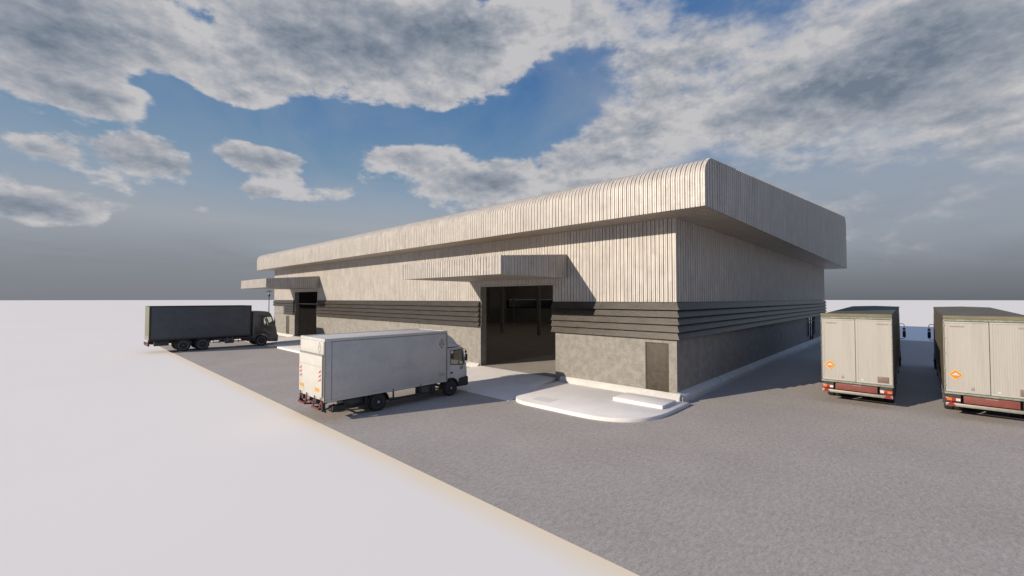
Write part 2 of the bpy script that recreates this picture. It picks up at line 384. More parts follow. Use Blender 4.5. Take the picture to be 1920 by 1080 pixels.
# louvre blades
def blade_front(y0,y1,i,mit0=0,mit1=0):
    zt=ZL1-.02-i*.334; zb=zt-.355; ox=.16
    # slanted blade: top at wall, bottom outward ; mitred ends
    pr=[(X0+.0,zt),(X0-.0,zt-.03),(X0-ox+.0,zb),(X0-ox-.025,zb+.02),(X0-.03,zt)]
    vs=[];n=len(pr)
    for x,z in pr: vs.append((x,y0-mit0*(X0-x),z))
    for x,z in pr: vs.append((x,y1+mit1*(X0-x),z))
    return MB().add(vs,[list(range(n)),list(range(2*n-1,n-1,-1))]+[(k,k+n,(k+1)%n+n,(k+1)%n) for k in range(n)])
def blade_side(x0,x1,i):
    zt=ZL1-.02-i*.334; zb=zt-.355; oy=.16
    pr=[(Y0+.0,zt),(Y0-.0,zt-.03),(Y0-oy,zb),(Y0-oy-.025,zb+.02),(Y0-.03,zt)]
    vs=[];n=len(pr)
    for y,z in pr: vs.append((x0-(Y0-y),y,z))
    for y,z in pr: vs.append((x1+(Y0-y)*.0+.12,y,z))
    return MB().add(vs,[list(range(n)),list(range(2*n-1,n-1,-1))]+[(k,k+n,(k+1)%n+n,(k+1)%n) for k in range(n)])
for i in range(5):
    wb('louvre_blade',blade_front(Y0-.003,14.87,i,1,0),M['louvre'])
    wb('louvre_blade',blade_front(20.95,46.9,i),M['louvre'])
    wb('louvre_blade',blade_front(53.5,56.7 if i>1 else Y1,i),M['louvre'])
    wb('louvre_blade',blade_side(X0,X1,i),M['louvre'])
    # rear wall louvres, seen from inside through the opening
    zt=ZL1-.02-i*.334; b=MB(); b.prism([(X1-.25,zt-.04),(X1-.25,zt),(X1+.05,zt-.335),(X1+.05,zt-.375)],'y',Y0+.5,Y1-.5); wb('louvre_blade',b,M['louvre'])
b=MB()                                                            # framing behind the louvre band
for k in range(1,9):
    y=Y0+.4+6.2*k
    if y<Y1-1 and not any(a-.4<y<c+.4 for a,c in OP): b.box(X0+.08,X0+.3,y-.09,y+.09,ZL0+.02,ZL1)
b.box(X0+.06,X0+.30,Y0+.06,Y0+.35,ZL0+.02,ZL1)
b.box(X0+.07,X0+.11,Y0+.35,OP[0][0]-.35,ZL0+.02,ZL1)
b.box(X0+.07,X0+.11,OP[0][1]+.35,OP[1][0]-.35,ZL0+.02,ZL1)
b.box(X0+.07,X0+.11,OP[1][1]+.35,Y1,ZL0+.02,ZL1)
b.box(X0+.35,X1-.35,Y0+.07,Y0+.11,ZL0+.02,ZL1)
b.box(X0+.35,X1-.35,Y1-.11,Y1-.07,ZL0+.02,ZL1)
b.box(X1-.55,X1-.07,Y1-.62,Y1-.12,ZL0+.02,ZL1); b.box(X1-.55,X1-.07,Y0+.12,Y0+.62,ZL0+.02,ZL1)
wb('louvre_backing',b,M['rail'])
b=MB(); b.box(X0+.0,X0+.3,56.75,Y1,2.93,3.88); wb('wall',b,M['wall'])
b=MB(); b.box(X0+.35,X1-.05,Y1-.35,Y1-.12,ZL0+.02,ZL1); wb('wall',b,M['inner'])

# roof: overhanging monopitch with rounded fascia
FX,FY,FX1,FY1=17.36,5.93,65.39,61.65
RZ,RX=.85,1.0       # rounding
SL=(14.45-10.46)/(63.0-18.36)
def top(x):
    zc=10.46
    if x<FX+RX:
        t=(FX+RX-x)/RX; return zc-.0-RZ*(1-math.sqrt(max(0,1-t*t)))
    if x>FX1-1.5:
        zz=zc+SL*(FX1-1.5-FX-RX); t=(x-(FX1-1.5))/1.5; return zz-.95*(1-math.sqrt(max(0,1-t*t)))
    return zc+SL*(x-FX-RX)
def front_path(s,o):
    pts=[(FX-o,s,ZT),(FX-o,s,9.0),(FX-o,s,9.61)]
    for k in range(1,9):
        t=k/8*math.pi/2; pts.append((FX+RX-(RX+o)*math.cos(t),s,9.61+(RZ+o)*math.sin(t)))
    pts.append((FX+RX+3,s,top(FX+RX+3)+o))
    return pts
fb=wb('fascia',corr(FY+.012,FY1-.01,front_path,.2,.05,.05),M['metal'],smooth=True)
def side_path(y,sg):
    def f(s,o):
        s2=min(max(s,FX+.001),FX1-.001); return [(s2,y+sg*o,ZT),(s2,y+sg*o,top(s2)+.012)]
    return f
# extra stations in the rounded ends so that the outline curves smoothly
def side_corr(y,sg):
    n=round((FX1-FX)/.3); p=(FX1-FX)/n; gw=.12; gd=.13; prof=[]
    for i in range(n):
        a=FX+i*p; prof+=[(a,0),(a+p*.4,0),(a+p-gw,0),(a+p-gw*.78,-gd),(a+p-gw*.22,-gd)]
    prof[0:1]=[(FX+.0001,0),(FX+.004,0),(FX+.02,0),(FX+.045,0)]
    prof.append((FX1,0)); vs=[];fs=[];f=side_path(y,sg)
    for s,o in prof: vs+=f(s,o)
    for i in range(len(prof)-1): fs.append((2*i,2*i+1,2*i+3,2*i+2))
    return MB().add(vs,fs)
wb('fascia',side_corr(FY,-1),M['metal'])
wb('fascia',side_corr(FY1,1),M['metal'])
def back_path(s,o):
    pts=[(FX1+o,s,ZT)]
    zt=10.46+SL*(FX1-1.5-FX-RX)
    for k in range(9):
        t=k/8*math.pi/2; pts.append((FX1-1.5+(1.5+o)*math.cos(t),s,zt-.95+(.95+o)*math.sin(t)))
    return pts
wb('fascia',corr(FY+.012,FY1-.01,back_path,.2,.045,.04),M['metal'],smooth=True)
b=MB(); xa,xb=FX+RX+2.9,FX1-1.45
ys=[FY+.02]; lights=[(11.5+9.2*k,14.0+9.2*k) for k in range(5)]
for a_,c_ in lights: ys+=[a_,c_]
ys.append(FY1-.02)
def rpatch(b,x0,x1,y0,y1): b.add([(x0,y0,top(x0)-.02),(x1,y0,top(x1)-.02),(x1,y1,top(x1)-.02),(x0,y1,top(x0)-.02)],[(0,1,2,3)])
for k in range(0,len(ys),2): rpatch(b,xa,xb,ys[k],ys[k+1])
for a_,c_ in lights: rpatch(b,xa,24.0,a_,c_); rpatch(b,61.0,xb,a_,c_)
wb('roof',b,M['metal'])
for a_,c_ in lights:                                  # unseen translucent sheets, added to brighten the hall with daylight
    b=MB(); rpatch(b,24.0,61.0,a_,c_); wb('added_rooflight',b,M['added_rooflight'])
b=MB(); b.box(FX+.02,FX+RX+.0,FY+.02,FY+.10,10.42,10.475)
# soffit: ribbed underside all round (ring of four strips)
def sof(x0,x1,y0,y1,along):
    if along=='y': return corr(y0,y1,lambda s,o:[(x0,s,ZT-.004-o*.4),(x1,s,ZT-.004-o*.4)],.2,.05,.05)
    return corr(x0,x1,lambda s,o:[(s,y0,ZT-.004-o*.4),(s,y1,ZT-.004-o*.4)],.2,.05,.05)
wb('soffit',merge(sof(FX+.01,X0+.02,FY+.01,FY1-.01,'y'),sof(X1-.02,FX1-.01,FY+.01,FY1-.01,'y'),sof(X0+.02,X1-.02,FY+.01,Y0+.02,'y'),sof(X0+.02,X1-.02,Y1-.02,FY1-.01,'y')),M['soffit'])
# ceiling
# interior floor
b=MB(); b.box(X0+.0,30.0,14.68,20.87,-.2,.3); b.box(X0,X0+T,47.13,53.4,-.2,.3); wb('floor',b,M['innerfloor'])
b=MB(); b.box(X0+T+.001,30,Y0+T,14.68,-.2,.297); b.box(X0+T+.001,30,20.87,Y1-T,-.2,.297); b.box(30,X1-T,Y0+T,Y1-T,-.2,.297); wb('floor',b,M['shadefloor'])
# columns
for x in (39.8,):
    for k in range(9):
        y=8.32+6.195*k
        b=MB(); h=.17
        b.box(x-h,x+h,y-h,y-h+.03,.3,ZT+.6); b.box(x-h,x+h,y+h-.03,y+h,.3,ZT+.6); b.box(x-.015,x+.015,y-h+.03,y+h-.03,.3,ZT+.6); b.box(x-h-.08,x+h+.08,y-h-.08,y+h+.08,.3,.325)
        wb('column',b,M['column'])
for k in range(1,9):
    y=8.32+6.195*k; x=X1-.75; b=MB(); b.box(x-.12,x+.12,y-.14,y+.14,.3,ZT+.6); wb('column',b,M['column'])
for k in range(1,7):
    x=X0+.5+6.2*k; y=Y1-.75; b=MB(); b.box(x-.14,x+.14,y-.12,y+.12,.3,ZT+.6); wb('column',b,M['column'])
# doors
def sidedoor(y0,y1,zt):
    b=MB(); b.box(X0+.035,X0+.085,y0+.05,y1-.05,.3,zt-.05); d=wb('door',b,M['door'],bevel=.006)
    b=MB(); b.box(X0+.015,X0+.09,y0,y0+.05,.3,zt); b.box(X0+.015,X0+.09,y1-.05,y1,.3,zt); b.box(X0+.015,X0+.09,y0+.05,y1-.05,zt-.05,zt)
    wb('door_frame',b,M['door'],parent=W)
    b=MB(); b.box(X0+.022,X0+.034,y0+.06,y1-.06,1.33,1.36); wb('door_rail',b,M['rail'],parent=W)
    return d
sidedoor(8.2,9.34,2.67); sidedoor(55.05,56.1,2.64)
# roller door closing the far opening
b=MB()
pts=[];z=.3;k=0
while z<5.5:
    pts.append((X0+.45+(.018 if k%2 else 0),z)); z+=.055; k+=1
pts.append((X0+.45,5.5)); pts+=[(X0+.5,5.5),(X0+.5,.3)]
b.prism(pts,'y',47.2,53.34); wb('roller_door',b,M['blackdoor'])
b=MB(); b.box(X0+.40,X0+.44,47.2,53.34,4.1,4.16); wb('door_rail',b,M['column'])
# glazed side door with sidelights
b=MB(); y=Y0+.02; fw=.09
def frame(x0,x1,z0,z1,cols=(),rows=()):
    b.box(x0,x1,y,y+.12,z0,z0+fw); b.box(x0,x1,y,y+.12,z1-fw,z1)
    for c in (x0,x1-fw)+tuple(cols): b.box(c,c+fw,y+.001,y+.119,z0+fw,z1-fw)
    for r in rows: b.box(x0+fw,x1-fw,y+.002,y+.118,r,r+fw)
frame(DX0,52.1,.92,2.9,(51.45,),(2.4,)); frame(52.1,54.5,.3,2.9,(53.25,),(2.4,)); frame(54.5,DX1,.92,2.9,(55.05,),(2.4,))
wb('door_frame',b,M['black'])
b=MB(); b.box(DX0+.05,DX1-.05,y+.05,y+.07,.97,2.85); b.box(52.15,54.45,y+.051,y+.069,.35,.97); wb('window_pane',b,M['darkglass'])
b=MB(); b.box(50.98,51.02,Y0-.03,Y0-.0,1.0,2.75); b.box(53.0,53.04,Y0-.03,Y0,.9,2.3); b.box(55.2,55.24,Y0-.03,Y0,1.0,2.4); wb('door_rail',b,M['hub'])
b=MB(); b.box(52.0,54.6,Y0-.15,Y0+.1,-.1,.3); wb('door_step',b,M['wall'],bevel=.01)

# canopies over the openings: sloping top, ribbed faces
def canopy(y0,y1):
    xo=13.92; zb=5.85; z0=6.70; z1=7.13
    P=bpy.data.objects.new('canopy',None)
    zt=lambda x:z0+(z1-z0)*(x-xo)/(X0-xo)
    face=corr(y0,y1,lambda s,o:[(xo-o,s,zb),(xo-o,s,z0+.03)],.2,.06,.06)
    c=wb('canopy',merge(face,corr(xo,X0-.01,lambda s,o:[(s,y0-o,zb),(s,y0-o,zt(s)+.03)],.2,.06,.06),
        corr(xo,X0-.01,lambda s,o:[(s,y1+o,zb),(s,y1+o,zt(s)+.03)],.2,.06,.06)),M['metal'])
    b=MB(); b.add([(xo+.02,y0+.02,z0-.04),(X0-.01,y0+.02,z1-.04),(X0-.01,y1-.02,z1-.04),(xo+.02,y1-.02,z0-.04)],[(0,1,2,3)]); wb('canopy_roof',b,M['soffit'],parent=c)
    wb('canopy_soffit',corr(y0+.04,y1-.04,lambda s,o:[(xo+.04,s,zb+.006-o*.3),(X0-.01,s,zb+.006-o*.3)],.2,.05,.04),M['soffit'],parent=c)
    bpy.data.objects.remove(P)
canopy(13.87,22.0); canopy(46.5,54.97)
# entrance step blocks in front of the near door
o=B(-.68,.68,-1.15,1.15,0,.15).build('step',M['pave'],bevel=.015); o.location=(17.78,8.78,.15)
tag(o,'low white concrete step block on the pavement below the bronze door','step')

# ------------------------------------------------------------------ vehicles
def wheel(parent,x,y,r,w,out,rimmat,dual=False):
    """out = +1 / -1 : outer face direction along y ; y = outer face position"""
    wd=w*(2.15 if dual else 1)
    def tyre(yc):
        rr=r; h=w/2
        return [(-h,rr*.66),(-h,rr*.77),(-h*.98,rr*.90),(-h*.80,rr*.985),(-h*.5,rr),(h*.5,rr),(h*.80,rr*.985),(h*.98,rr*.90),(h,rr*.76),(h,rr*.64)]
    b=MB(); yc=y-out*w/2; b.lathe(tyre(yc),(x,yc,r),'y',40)
    for k in range(40):                       # tread blocks
        t=2*math.pi*k/40; c,s_=math.cos(t),math.sin(t)
    if dual: b.lathe(tyre(0),(x,yc-out*w*1.12,r),'y',40)
    t=b.build('wheel',M['rubber'],parent,smooth=True,sharp=50)
    b=MB(); q=out
    deep=.10 if dual else .02
    b.lathe([(q*(w*.5-.015),r*.70),(q*(w*.5+.006),r*.67),(q*(w*.5-.015),r*.54),(q*(w*.5-.05-deep),r*.47),(q*(w*.5-.05-deep),r*.30),(q*(w*.5-.02),r*.24),(q*(w*.5-.01),r*.17),(q*(w*.5-.01),0.0001)],(x,yc,r),'y',40)
    for k in range(8):
        a=2*math.pi*k/8; b.lathe([(q*(w*.5-.03-deep*.6),.018),(q*(w*.5-.01-deep*.4),.018)],(x+r*.26*math.cos(a),yc,r+r*.26*math.sin(a)),'y',6)
    rim=b.build('rim',rimmat,t,smooth=True,sharp=40)
    b=MB(); b.lathe([(q*(w*.5-.012),r*.16),(q*(w*.5+.02),r*.14),(q*(w*.5+.035),r*.07),(q*(w*.5+.035),.0001)],(x,yc,r),'y',20)
    b.build('hub',M['hub'] if rimmat is not M['rimgrey'] else M['rim'],t,smooth=True)
    return t
def diamond(c,hw,hh,face,d=.004):
    """rhombus outline poly in the plane: face 'x' (normal -x) or 'y' (normal -y)"""
    return [(c[0],c[1]-hh),(c[0]+hw,c[1]),(c[0],c[1]+hh),(c[0]-hw,c[1])]
def outline(c,hw,hh,t,axis,a0,a1):
    b=MB(); o=diamond(c,hw,hh,None); k=1-t/hw; i=diamond(c,hw*k,hh*k,None)
    for j in range(4):
        b.prism([o[j],o[(j+1)%4],i[(j+1)%4],i[j]],axis,a0,a1)
    return b

# ---- white box lorry
def white_truck():
    w=2.34; h=w/2
    t=thing('box_lorry',(6.97,16.4+h,0),0,'dirty white box lorry with tail lift parked facing the open doorway','lorry')
    bx=B(0,5.85,-h,h,.78,3.15).build('cargo_box',M['white'],t,bevel=.02)
    b=MB(); b.box(-.012,5.862,-h-.012,-h+.10,3.06,3.17); b.box(-.012,5.862,h-.10,h+.012,3.06,3.17); b.box(-.014,.09,-h+.1,h-.1,3.062,3.168); b.box(5.77,5.864,-h+.1,h-.1,3.062,3.168)
    b.box(.0,5.85,-h-.010,-h+.02,.74,.82); b.box(.0,5.85,h-.02,h+.010,.74,.82)
    b.build('box_trim',M['white'],t,bevel=.01)
    b=MB(); b.box(-.016,.02,-h-.014,-h+.05,.74,3.06); b.box(-.016,.02,h-.05,h+.014,.74,3.06); b.box(.27,.285,-h-.006,-h+.01,.82,3.06); b.box(5.80,5.866,-h-.014,-h+.05,.74,3.06); b.box(5.80,5.866,h-.05,h+.014,.74,3.06); b.build('corner_post',M['beam'],t)
    b=MB(); b.box(.268,.272,-h-.008,-h+.01,.82,3.06); b.box(.26,5.80,-h-.0125,-h+.0,3.045,3.058); b.build('panel_seam',M['ink'],t)
    for sgn in (-1,1):
        b=MB()
        for yy in (4.35,2.95): b.box(yy-.05,yy+.05,sgn*(h+.012),sgn*(h-.01),.775,.815)
        b.build('marker_light',M['redlens'],t)
    # rear
    B(-.028,-.0,-h+.05,h-.05,2.56,3.05).build('rear_flap',M['whiterear'],t,bevel=.006)
    lift=B(-.075,-.02,-h+.07,h-.05,.93,2.50).build('tail_lift',M['whiterear'],t,bevel=.01)
    b=MB(); b.box(-.082,-.076,-h+.1,h-.1,2.08,2.09); b.box(-.06,-.0,-h+.05,h-.05,2.505,2.555); b.build('lift_seam',M['softink'],lift)
    for yy in (-.93,.93):
        b=MB(); b.box(-.083,-.0765,yy-.10,yy+.10,1.48,1.98); pl=b.build('warning_board',M['paintwhite'],lift)
        b=MB(); 
        for k in range(3):
            zz=1.50+k*.16; b.prism([(yy-.095,zz+.08),(yy-.095,zz+.155),(yy+.095,zz+.075),(yy+.095,zz)],'x',-.086,-.0831)
        b.build('stripe',M['pinkish'],pl)
    for yy in (-.68,.82):
        pl=B(-.083,-.0765,yy-.2,yy+.2,1.12,1.26).build('reflector_plate',M['yellow'],lift)
        b=MB()
        for k in range(3): b.prism([(yy-.16+k*.13,1.13),(yy-.12+k*.13,1.13),(yy-.08+k*.13,1.25),(yy-.12+k*.13,1.25)],'x',-.086,-.0831)
        b.build('stripe',M['orange'],pl)
    # hazard diamonds (outline, flame and bar)
    outline((-.78,2.81),.14,.23,.022,'x',-.034,-.029).build('hazard_sign',M['softink'],t)
    b=MB(); b.box(-.034,-.029,-.86,-.70,2.79,2.80); b.prism([(-.81,2.83),(-.75,2.83),(-.765,2.87),(-.78,2.90),(-.79,2.86)],'x',-.034,-.029); b.build('hazard_symbol',M['softink'],t)
    outline((5.53,2.57),.15,.235,.026,'y',-h-.006,-h-.001).build('hazard_sign',M['ink'],t)
    b=MB(); b.box(5.42,5.64,-h-.006,-h-.001,2.535,2.55); b.prism([(5.49,2.575),(5.57,2.575),(5.565,2.61),(5.53,2.65),(5.505,2.60)],'y',-h-.006,-h-.001); b.build('hazard_symbol',M['black'],t)
    b=MB()
    for r_ in range(3):
        for k in range(5): b.box(5.36+k*.075,5.36+k*.075+.055,-h-.005,-h-.001,1.05+r_*.055,1.05+r_*.055+.022)
    b.build('small_lettering',M['softink'],t)
    # chassis
    b=MB()
    for s_ in (-.42,.42): b.box(.1,6.2,s_-.04,s_+.04,.64,.77)
    for x in (.4,1.3,2.3,3.2,4.2,5.2): b.box(x-.04,x+.04,-.38,.38,.66,.76)
    b.box(.2,5.8,-h+.1,-h+.14,.70,.78); b.box(.2,5.8,h-.14,h-.1,.70,.78)
    b.tube([(2.3,-.9,.37),(2.3,.9,.37)],.07,10); b.tube([(6.15,-.9,.37),(6.15,.9,.37)],.06,10)
    b.build('chassis',M['chassis'],t)
    # tail lift frame in red
    b=MB(); b.tube([(-.12,-1.02,.50),(-.12,-.35,.50)],.045,10); b.tube([(-.12,.35,.50),(-.12,1.02,.50)],.045,10); b.tube([(-.02,-.9,.62),(-.02,.9,.62)],.03,8)
    for s_ in (-1.0,-.38,.38,1.0):
        b.tube([(-.12,s_,.50),(.18,s_*.97,.44),(.5,s_*.9,.56)],.036,8); b.tube([(-.1,s_,.52),(-.05,s_,.80),(-.05,s_,.93)],.028,8)
    b.tube([(.1,-1.06,.34),(.02,-1.06,.62)],.04,8)
    b.build('lift_arm',M['red'],t,smooth=True)
    b=MB()
    for s_ in (-.72,.55): b.box(-.16,-.06,s_-.09,s_+.09,.68,.84)
    b.box(.36,.9,-1.12,-.72,.30,.52); b.box(.36,.9,.72,1.12,.30,.52)
    b.box(-.06,.06,-h+.02,-h+.16,.40,.78); b.box(-.06,.06,h-.16,h-.02,.40,.78); b.build('rear_bracket',M['chassis'],t,bevel=.01)
    for s_ in (-1,1): B(-.075,-.055,s_*(h-.05),s_*(h-.20),.64,.76).build('tail_light',M['redlens'],t,bevel=.005)
    # side guards, tank, battery box
    for s_ in (-1,1):
        b=MB(); y0=s_*(h-.06); y1=s_*(h-.11)
        if s_>0: continue
        b.box(2.86 if s_<0 else 3.9,5.0,y0,y1,.33,.42); b.box(*((2.98,3.04) if s_<0 else (3.9,3.96)),y0,y1,.42,.76); b.box(4.3,4.36,y0,y1,.42,.7); b.build('side_guard',M['chassis'],t,bevel=.006)
        b=MB(); b.box(4.36,4.98,s_*(h-.07),s_*(h-.45),.34,.74); b.box(4.98,5.22,s_*(h-.05),s_*(h-.4),.26,.76); 
        b.build('battery_box',M['chassis'],t,bevel=.02)
        b=MB(); b.box(4.46,4.86,s_*(h-.068),s_*(h-.06),.42,.66); b.build('box_lid',M['rim'],t)
    for s_ in (-1,1):
        # rear mudguard
        b=MB(); arc=[(2.3+.50*math.cos(a),.37+.50*math.sin(a)) for a in [R(k) for k in range(0,181,15)]]
        inn=[(2.3+.46*math.cos(a),.37+.46*math.sin(a)) for a in [R(k) for k in range(180,-1,-15)]]
        b.prism(arc+inn,'y',s_*(h-.04),s_*(h-.48)); b.box(1.72,1.80,s_*(h-.06),s_*(h-.5),.3,.74); b.build('mudguard',M['chassis'],t)
    b=MB(); b.lathe([(-.46,.0001),(-.46,.28),(-.42,.31),(.42,.31),(.46,.28),(.46,.0001)],(1.35,-.55,.50),'x',24); b.build('fuel_tank',M['rim'],t,smooth=True)
    for s_ in (-1,1):
        wheel(t,2.30,s_*(h-.06),.375,.22,s_,M['rim'],True); wheel(t,6.15,s_*(h-.04),.375,.24,s_,M['rim'])
    # cab
    cw=1.08; 
    prof=[(5.92,.50),(5.92,2.30),(6.85,2.32),(6.96,2.24),(7.14,1.45),(7.19,1.10),(7.19,.50)]
    inn=[(6.00,.75),(6.00,2.22),(6.82,2.24),(6.89,2.18),(7.05,1.45),(7.06,1.20),(7.06,.75)]
    cab=MB().prism(prof,'y',-cw,cw).build('cab',M['cabwhite'],t,bevel=.035)
    cab.parent=None
    cuts=[MB().prism(inn,'y',-cw+.05,cw-.05).build('c',M['cabwhite']),
          MB().prism([(6.16,1.52),(6.16,2.17),(6.60,2.20),(6.67,1.46)],'y',-2,0).build('c',M['cabwhite']),
          MB().prism([(6.16,1.28),(6.16,2.17),(6.60,2.20),(6.69,1.25)],'y',0,2).build('c',M['cabwhite']),
          MB().prism([(6.72,1.48),(6.66,2.19),(6.83,2.19),(6.99,1.48)],'y',-2,0).build('c',M['cabwhite']),
          MB().prism([(6.73,1.47),(6.66,2.19),(6.83,2.19),(6.99,1.47)],'y',0,2).build('c',M['cabwhite']),
          MB().prism([(6.72,1.20),(6.72,1.42),(6.94,1.42),(6.92,1.24),(6.88,1.20)],'y',-2,2).build('c',M['cabwhite']),
          MB().add([(6.6,-cw+.10,1.5),(7.4,-cw+.10,1.5),(7.4,cw-.10,1.5),(6.6,cw-.10,1.5),(6.6,-cw+.12,2.17),(7.4,-cw+.12,2.17),(7.4,cw-.12,2.17),(6.6,cw-.12,2.17)],
              [(0,3,2,1),(4,5,6,7),(0,1,5,4),(1,2,6,5),(2,3,7,6),(3,0,4,7)]).build('c',M['cabwhite']),
          MB().lathe([(-2,.47),(2,.47)],(6.15,0,.375),'y',32).build('c',M['cabwhite'])]
    boolcut(cab,cuts); cab.parent=t
    for s_ in (-1,1):
        y0,y1=s_*(cw-.03),s_*(cw-.022)
        b=MB(); b.prism([(6.14,1.50 if s_<0 else 1.26),(6.14,2.19),(6.62,2.22),(6.69,1.44 if s_<0 else 1.22)],'y',y0,y1); b.prism([(6.70,1.46),(6.64,2.21),(6.85,2.21),(7.01,1.46)],'y',y0,y1); b.prism([(6.70,1.18),(6.70,1.44),(6.96,1.44),(6.94,1.2)],'y',y0,y1)
        b.build('side_window',M['glass'],t)
        b=MB(); yy=s_*cw
        def strip(p,q,wd=.02):
            d=Vector((q[0]-p[0],q[1]-p[1])).normalized(); nrm=Vector((-d.y,d.x))*wd/2
            b.prism([(p[0]+nrm.x,p[1]+nrm.y),(q[0]+nrm.x,q[1]+nrm.y),(q[0]-nrm.x,q[1]-nrm.y),(p[0]-nrm.x,p[1]-nrm.y)],'y',yy-s_*.01,yy+s_*.006)
        for pq in (((6.15,1.51),(6.15,2.18)),((6.15,2.18),(6.84,2.205)),((6.15,1.51 if s_<0 else 1.27),(6.69,1.45 if s_<0 else 1.24)),((6.69,1.45),(6.63,2.2)),((6.71,1.45),(7.01,1.45)),((7.0,1.45),(6.85,2.2))): strip(*pq,.035)
        b.build('window_seal',M['black'],t)
        b=MB()
        for pq in (((6.10,.95),(6.10,2.24)),((6.10,2.26),(6.9,2.27)),((5.95,2.24),(6.1,2.24))): strip(*pq,.012)
        b.build('door_seam',M['softink'],t)
        b=MB(); b.box(6.14,6.28,s_*(cw-.02),s_*(cw+.012),1.05,1.15); b.build('door_handle',M['black'],t,bevel=.01)
        b=MB(); b.box(6.71,6.95,s_*(cw-.01),s_*(cw+.012),1.42,1.47); b.build('window_seal',M['black'],t)
        # black lower skirt and wheel arch
        b=MB(); arc=[(6.15+.50*math.cos(R(k)),.375+.50*math.sin(R(k))) for k in range(0,181,12)]; ii=[(6.15+.445*math.cos(R(k)),.375+.445*math.sin(R(k))) for k in range(180,-1,-12)]
        b.prism(arc+ii,'y',s_*(cw-.3),s_*(cw+.045)); b.build('wheel_arch',M['chassis'],t,bevel=.008)
        # mirror
        mr=MB(); mr.tube([(6.88,s_*1.08,2.20),(6.98,s_*1.14,2.22),(7.03,s_*1.16,2.16),(7.12,s_*1.16,1.50),(7.06,s_*1.10,1.42)],.014,6)
        m_=mr.build('mirror_arm',M['black'],t,smooth=True)
        b=MB(); b.box(7.03,7.09,s_*1.10,s_*1.24,1.62,1.96); b.box(7.0,7.06,s_*1.10,s_*1.22,2.0,2.12); b.build('mirror',M['black'],m_,bevel=.02)
    b=MB(); b.add([(7.125,-cw+.09,1.46),(7.125,cw-.09,1.46),(6.945,cw-.11,2.2),(6.945,-cw+.11,2.2)],[(0,1,2,3)]); b.build('windscreen',M['glass'],t)
    b=MB(); b.prism([(6.62,.38),(6.66,.78),(7.18,.84),(7.255,.78),(7.255,.42),(7.2,.36)],'y',-cw-.03,cw+.03); b.build('bumper',M['black'],t,bevel=.03)
    b=MB(); b.box(7.15,7.215,-.75,.75,.95,1.30); b.build('grille',M['black'],t,bevel=.01)
    for s_ in (-1,1): B(7.19,7.27,s_*.62,s_*.98,.58,.76).build('headlight',M['paintwhite'],t,bevel=.02)
    # roof fairing : curved shell
    pts=[(5.93,2.34),(5.93,2.97),(6.10,2.93),(6.30,2.80),(6.48,2.62),(6.62,2.46),(6.78,2.40),(6.95,2.34)]
    fbm=MB(); st=[(-1.0,1.0),(-.9,1.01),(0,1.03),(.9,1.01),(1.0,1.0)]
    fbm.prism(pts,'y',-1.0,1.0); f=fbm.build('roof_fairing',M['cabwhite'],t,bevel=.05,seg=3)
    b=MB(); b.prism([(5.93,2.62),(5.93,2.63),(6.40,2.52),(6.62,2.43),(6.62,2.42),(6.40,2.51)],'y',-1.004,-1.0001); b.build('fairing_seam',M['ink'],f)
    # seats and dashboard
    b=MB()
    for s_ in (-.5,.5): b.box(6.02,6.12,s_-.24,s_+.24,.9,1.45); b.box(6.02,6.5,s_-.24,s_+.24,.8,.92)
    b.build('seat',M['seat'],t,bevel=.05)
    b=MB(); b.box(6.8,7.05,-.98,.98,1.0,1.35); b.build('dashboard',M['seat'],t,bevel=.04)
    b=MB(); b.lathe([(-.015,.19),(.015,.19),(.015,.165),(-.015,.165),(-.015,.19)],(6.72,.5,1.38),'x',24); b.build('steering_wheel',M['black'],t,smooth=True)
    return t
white_truck()

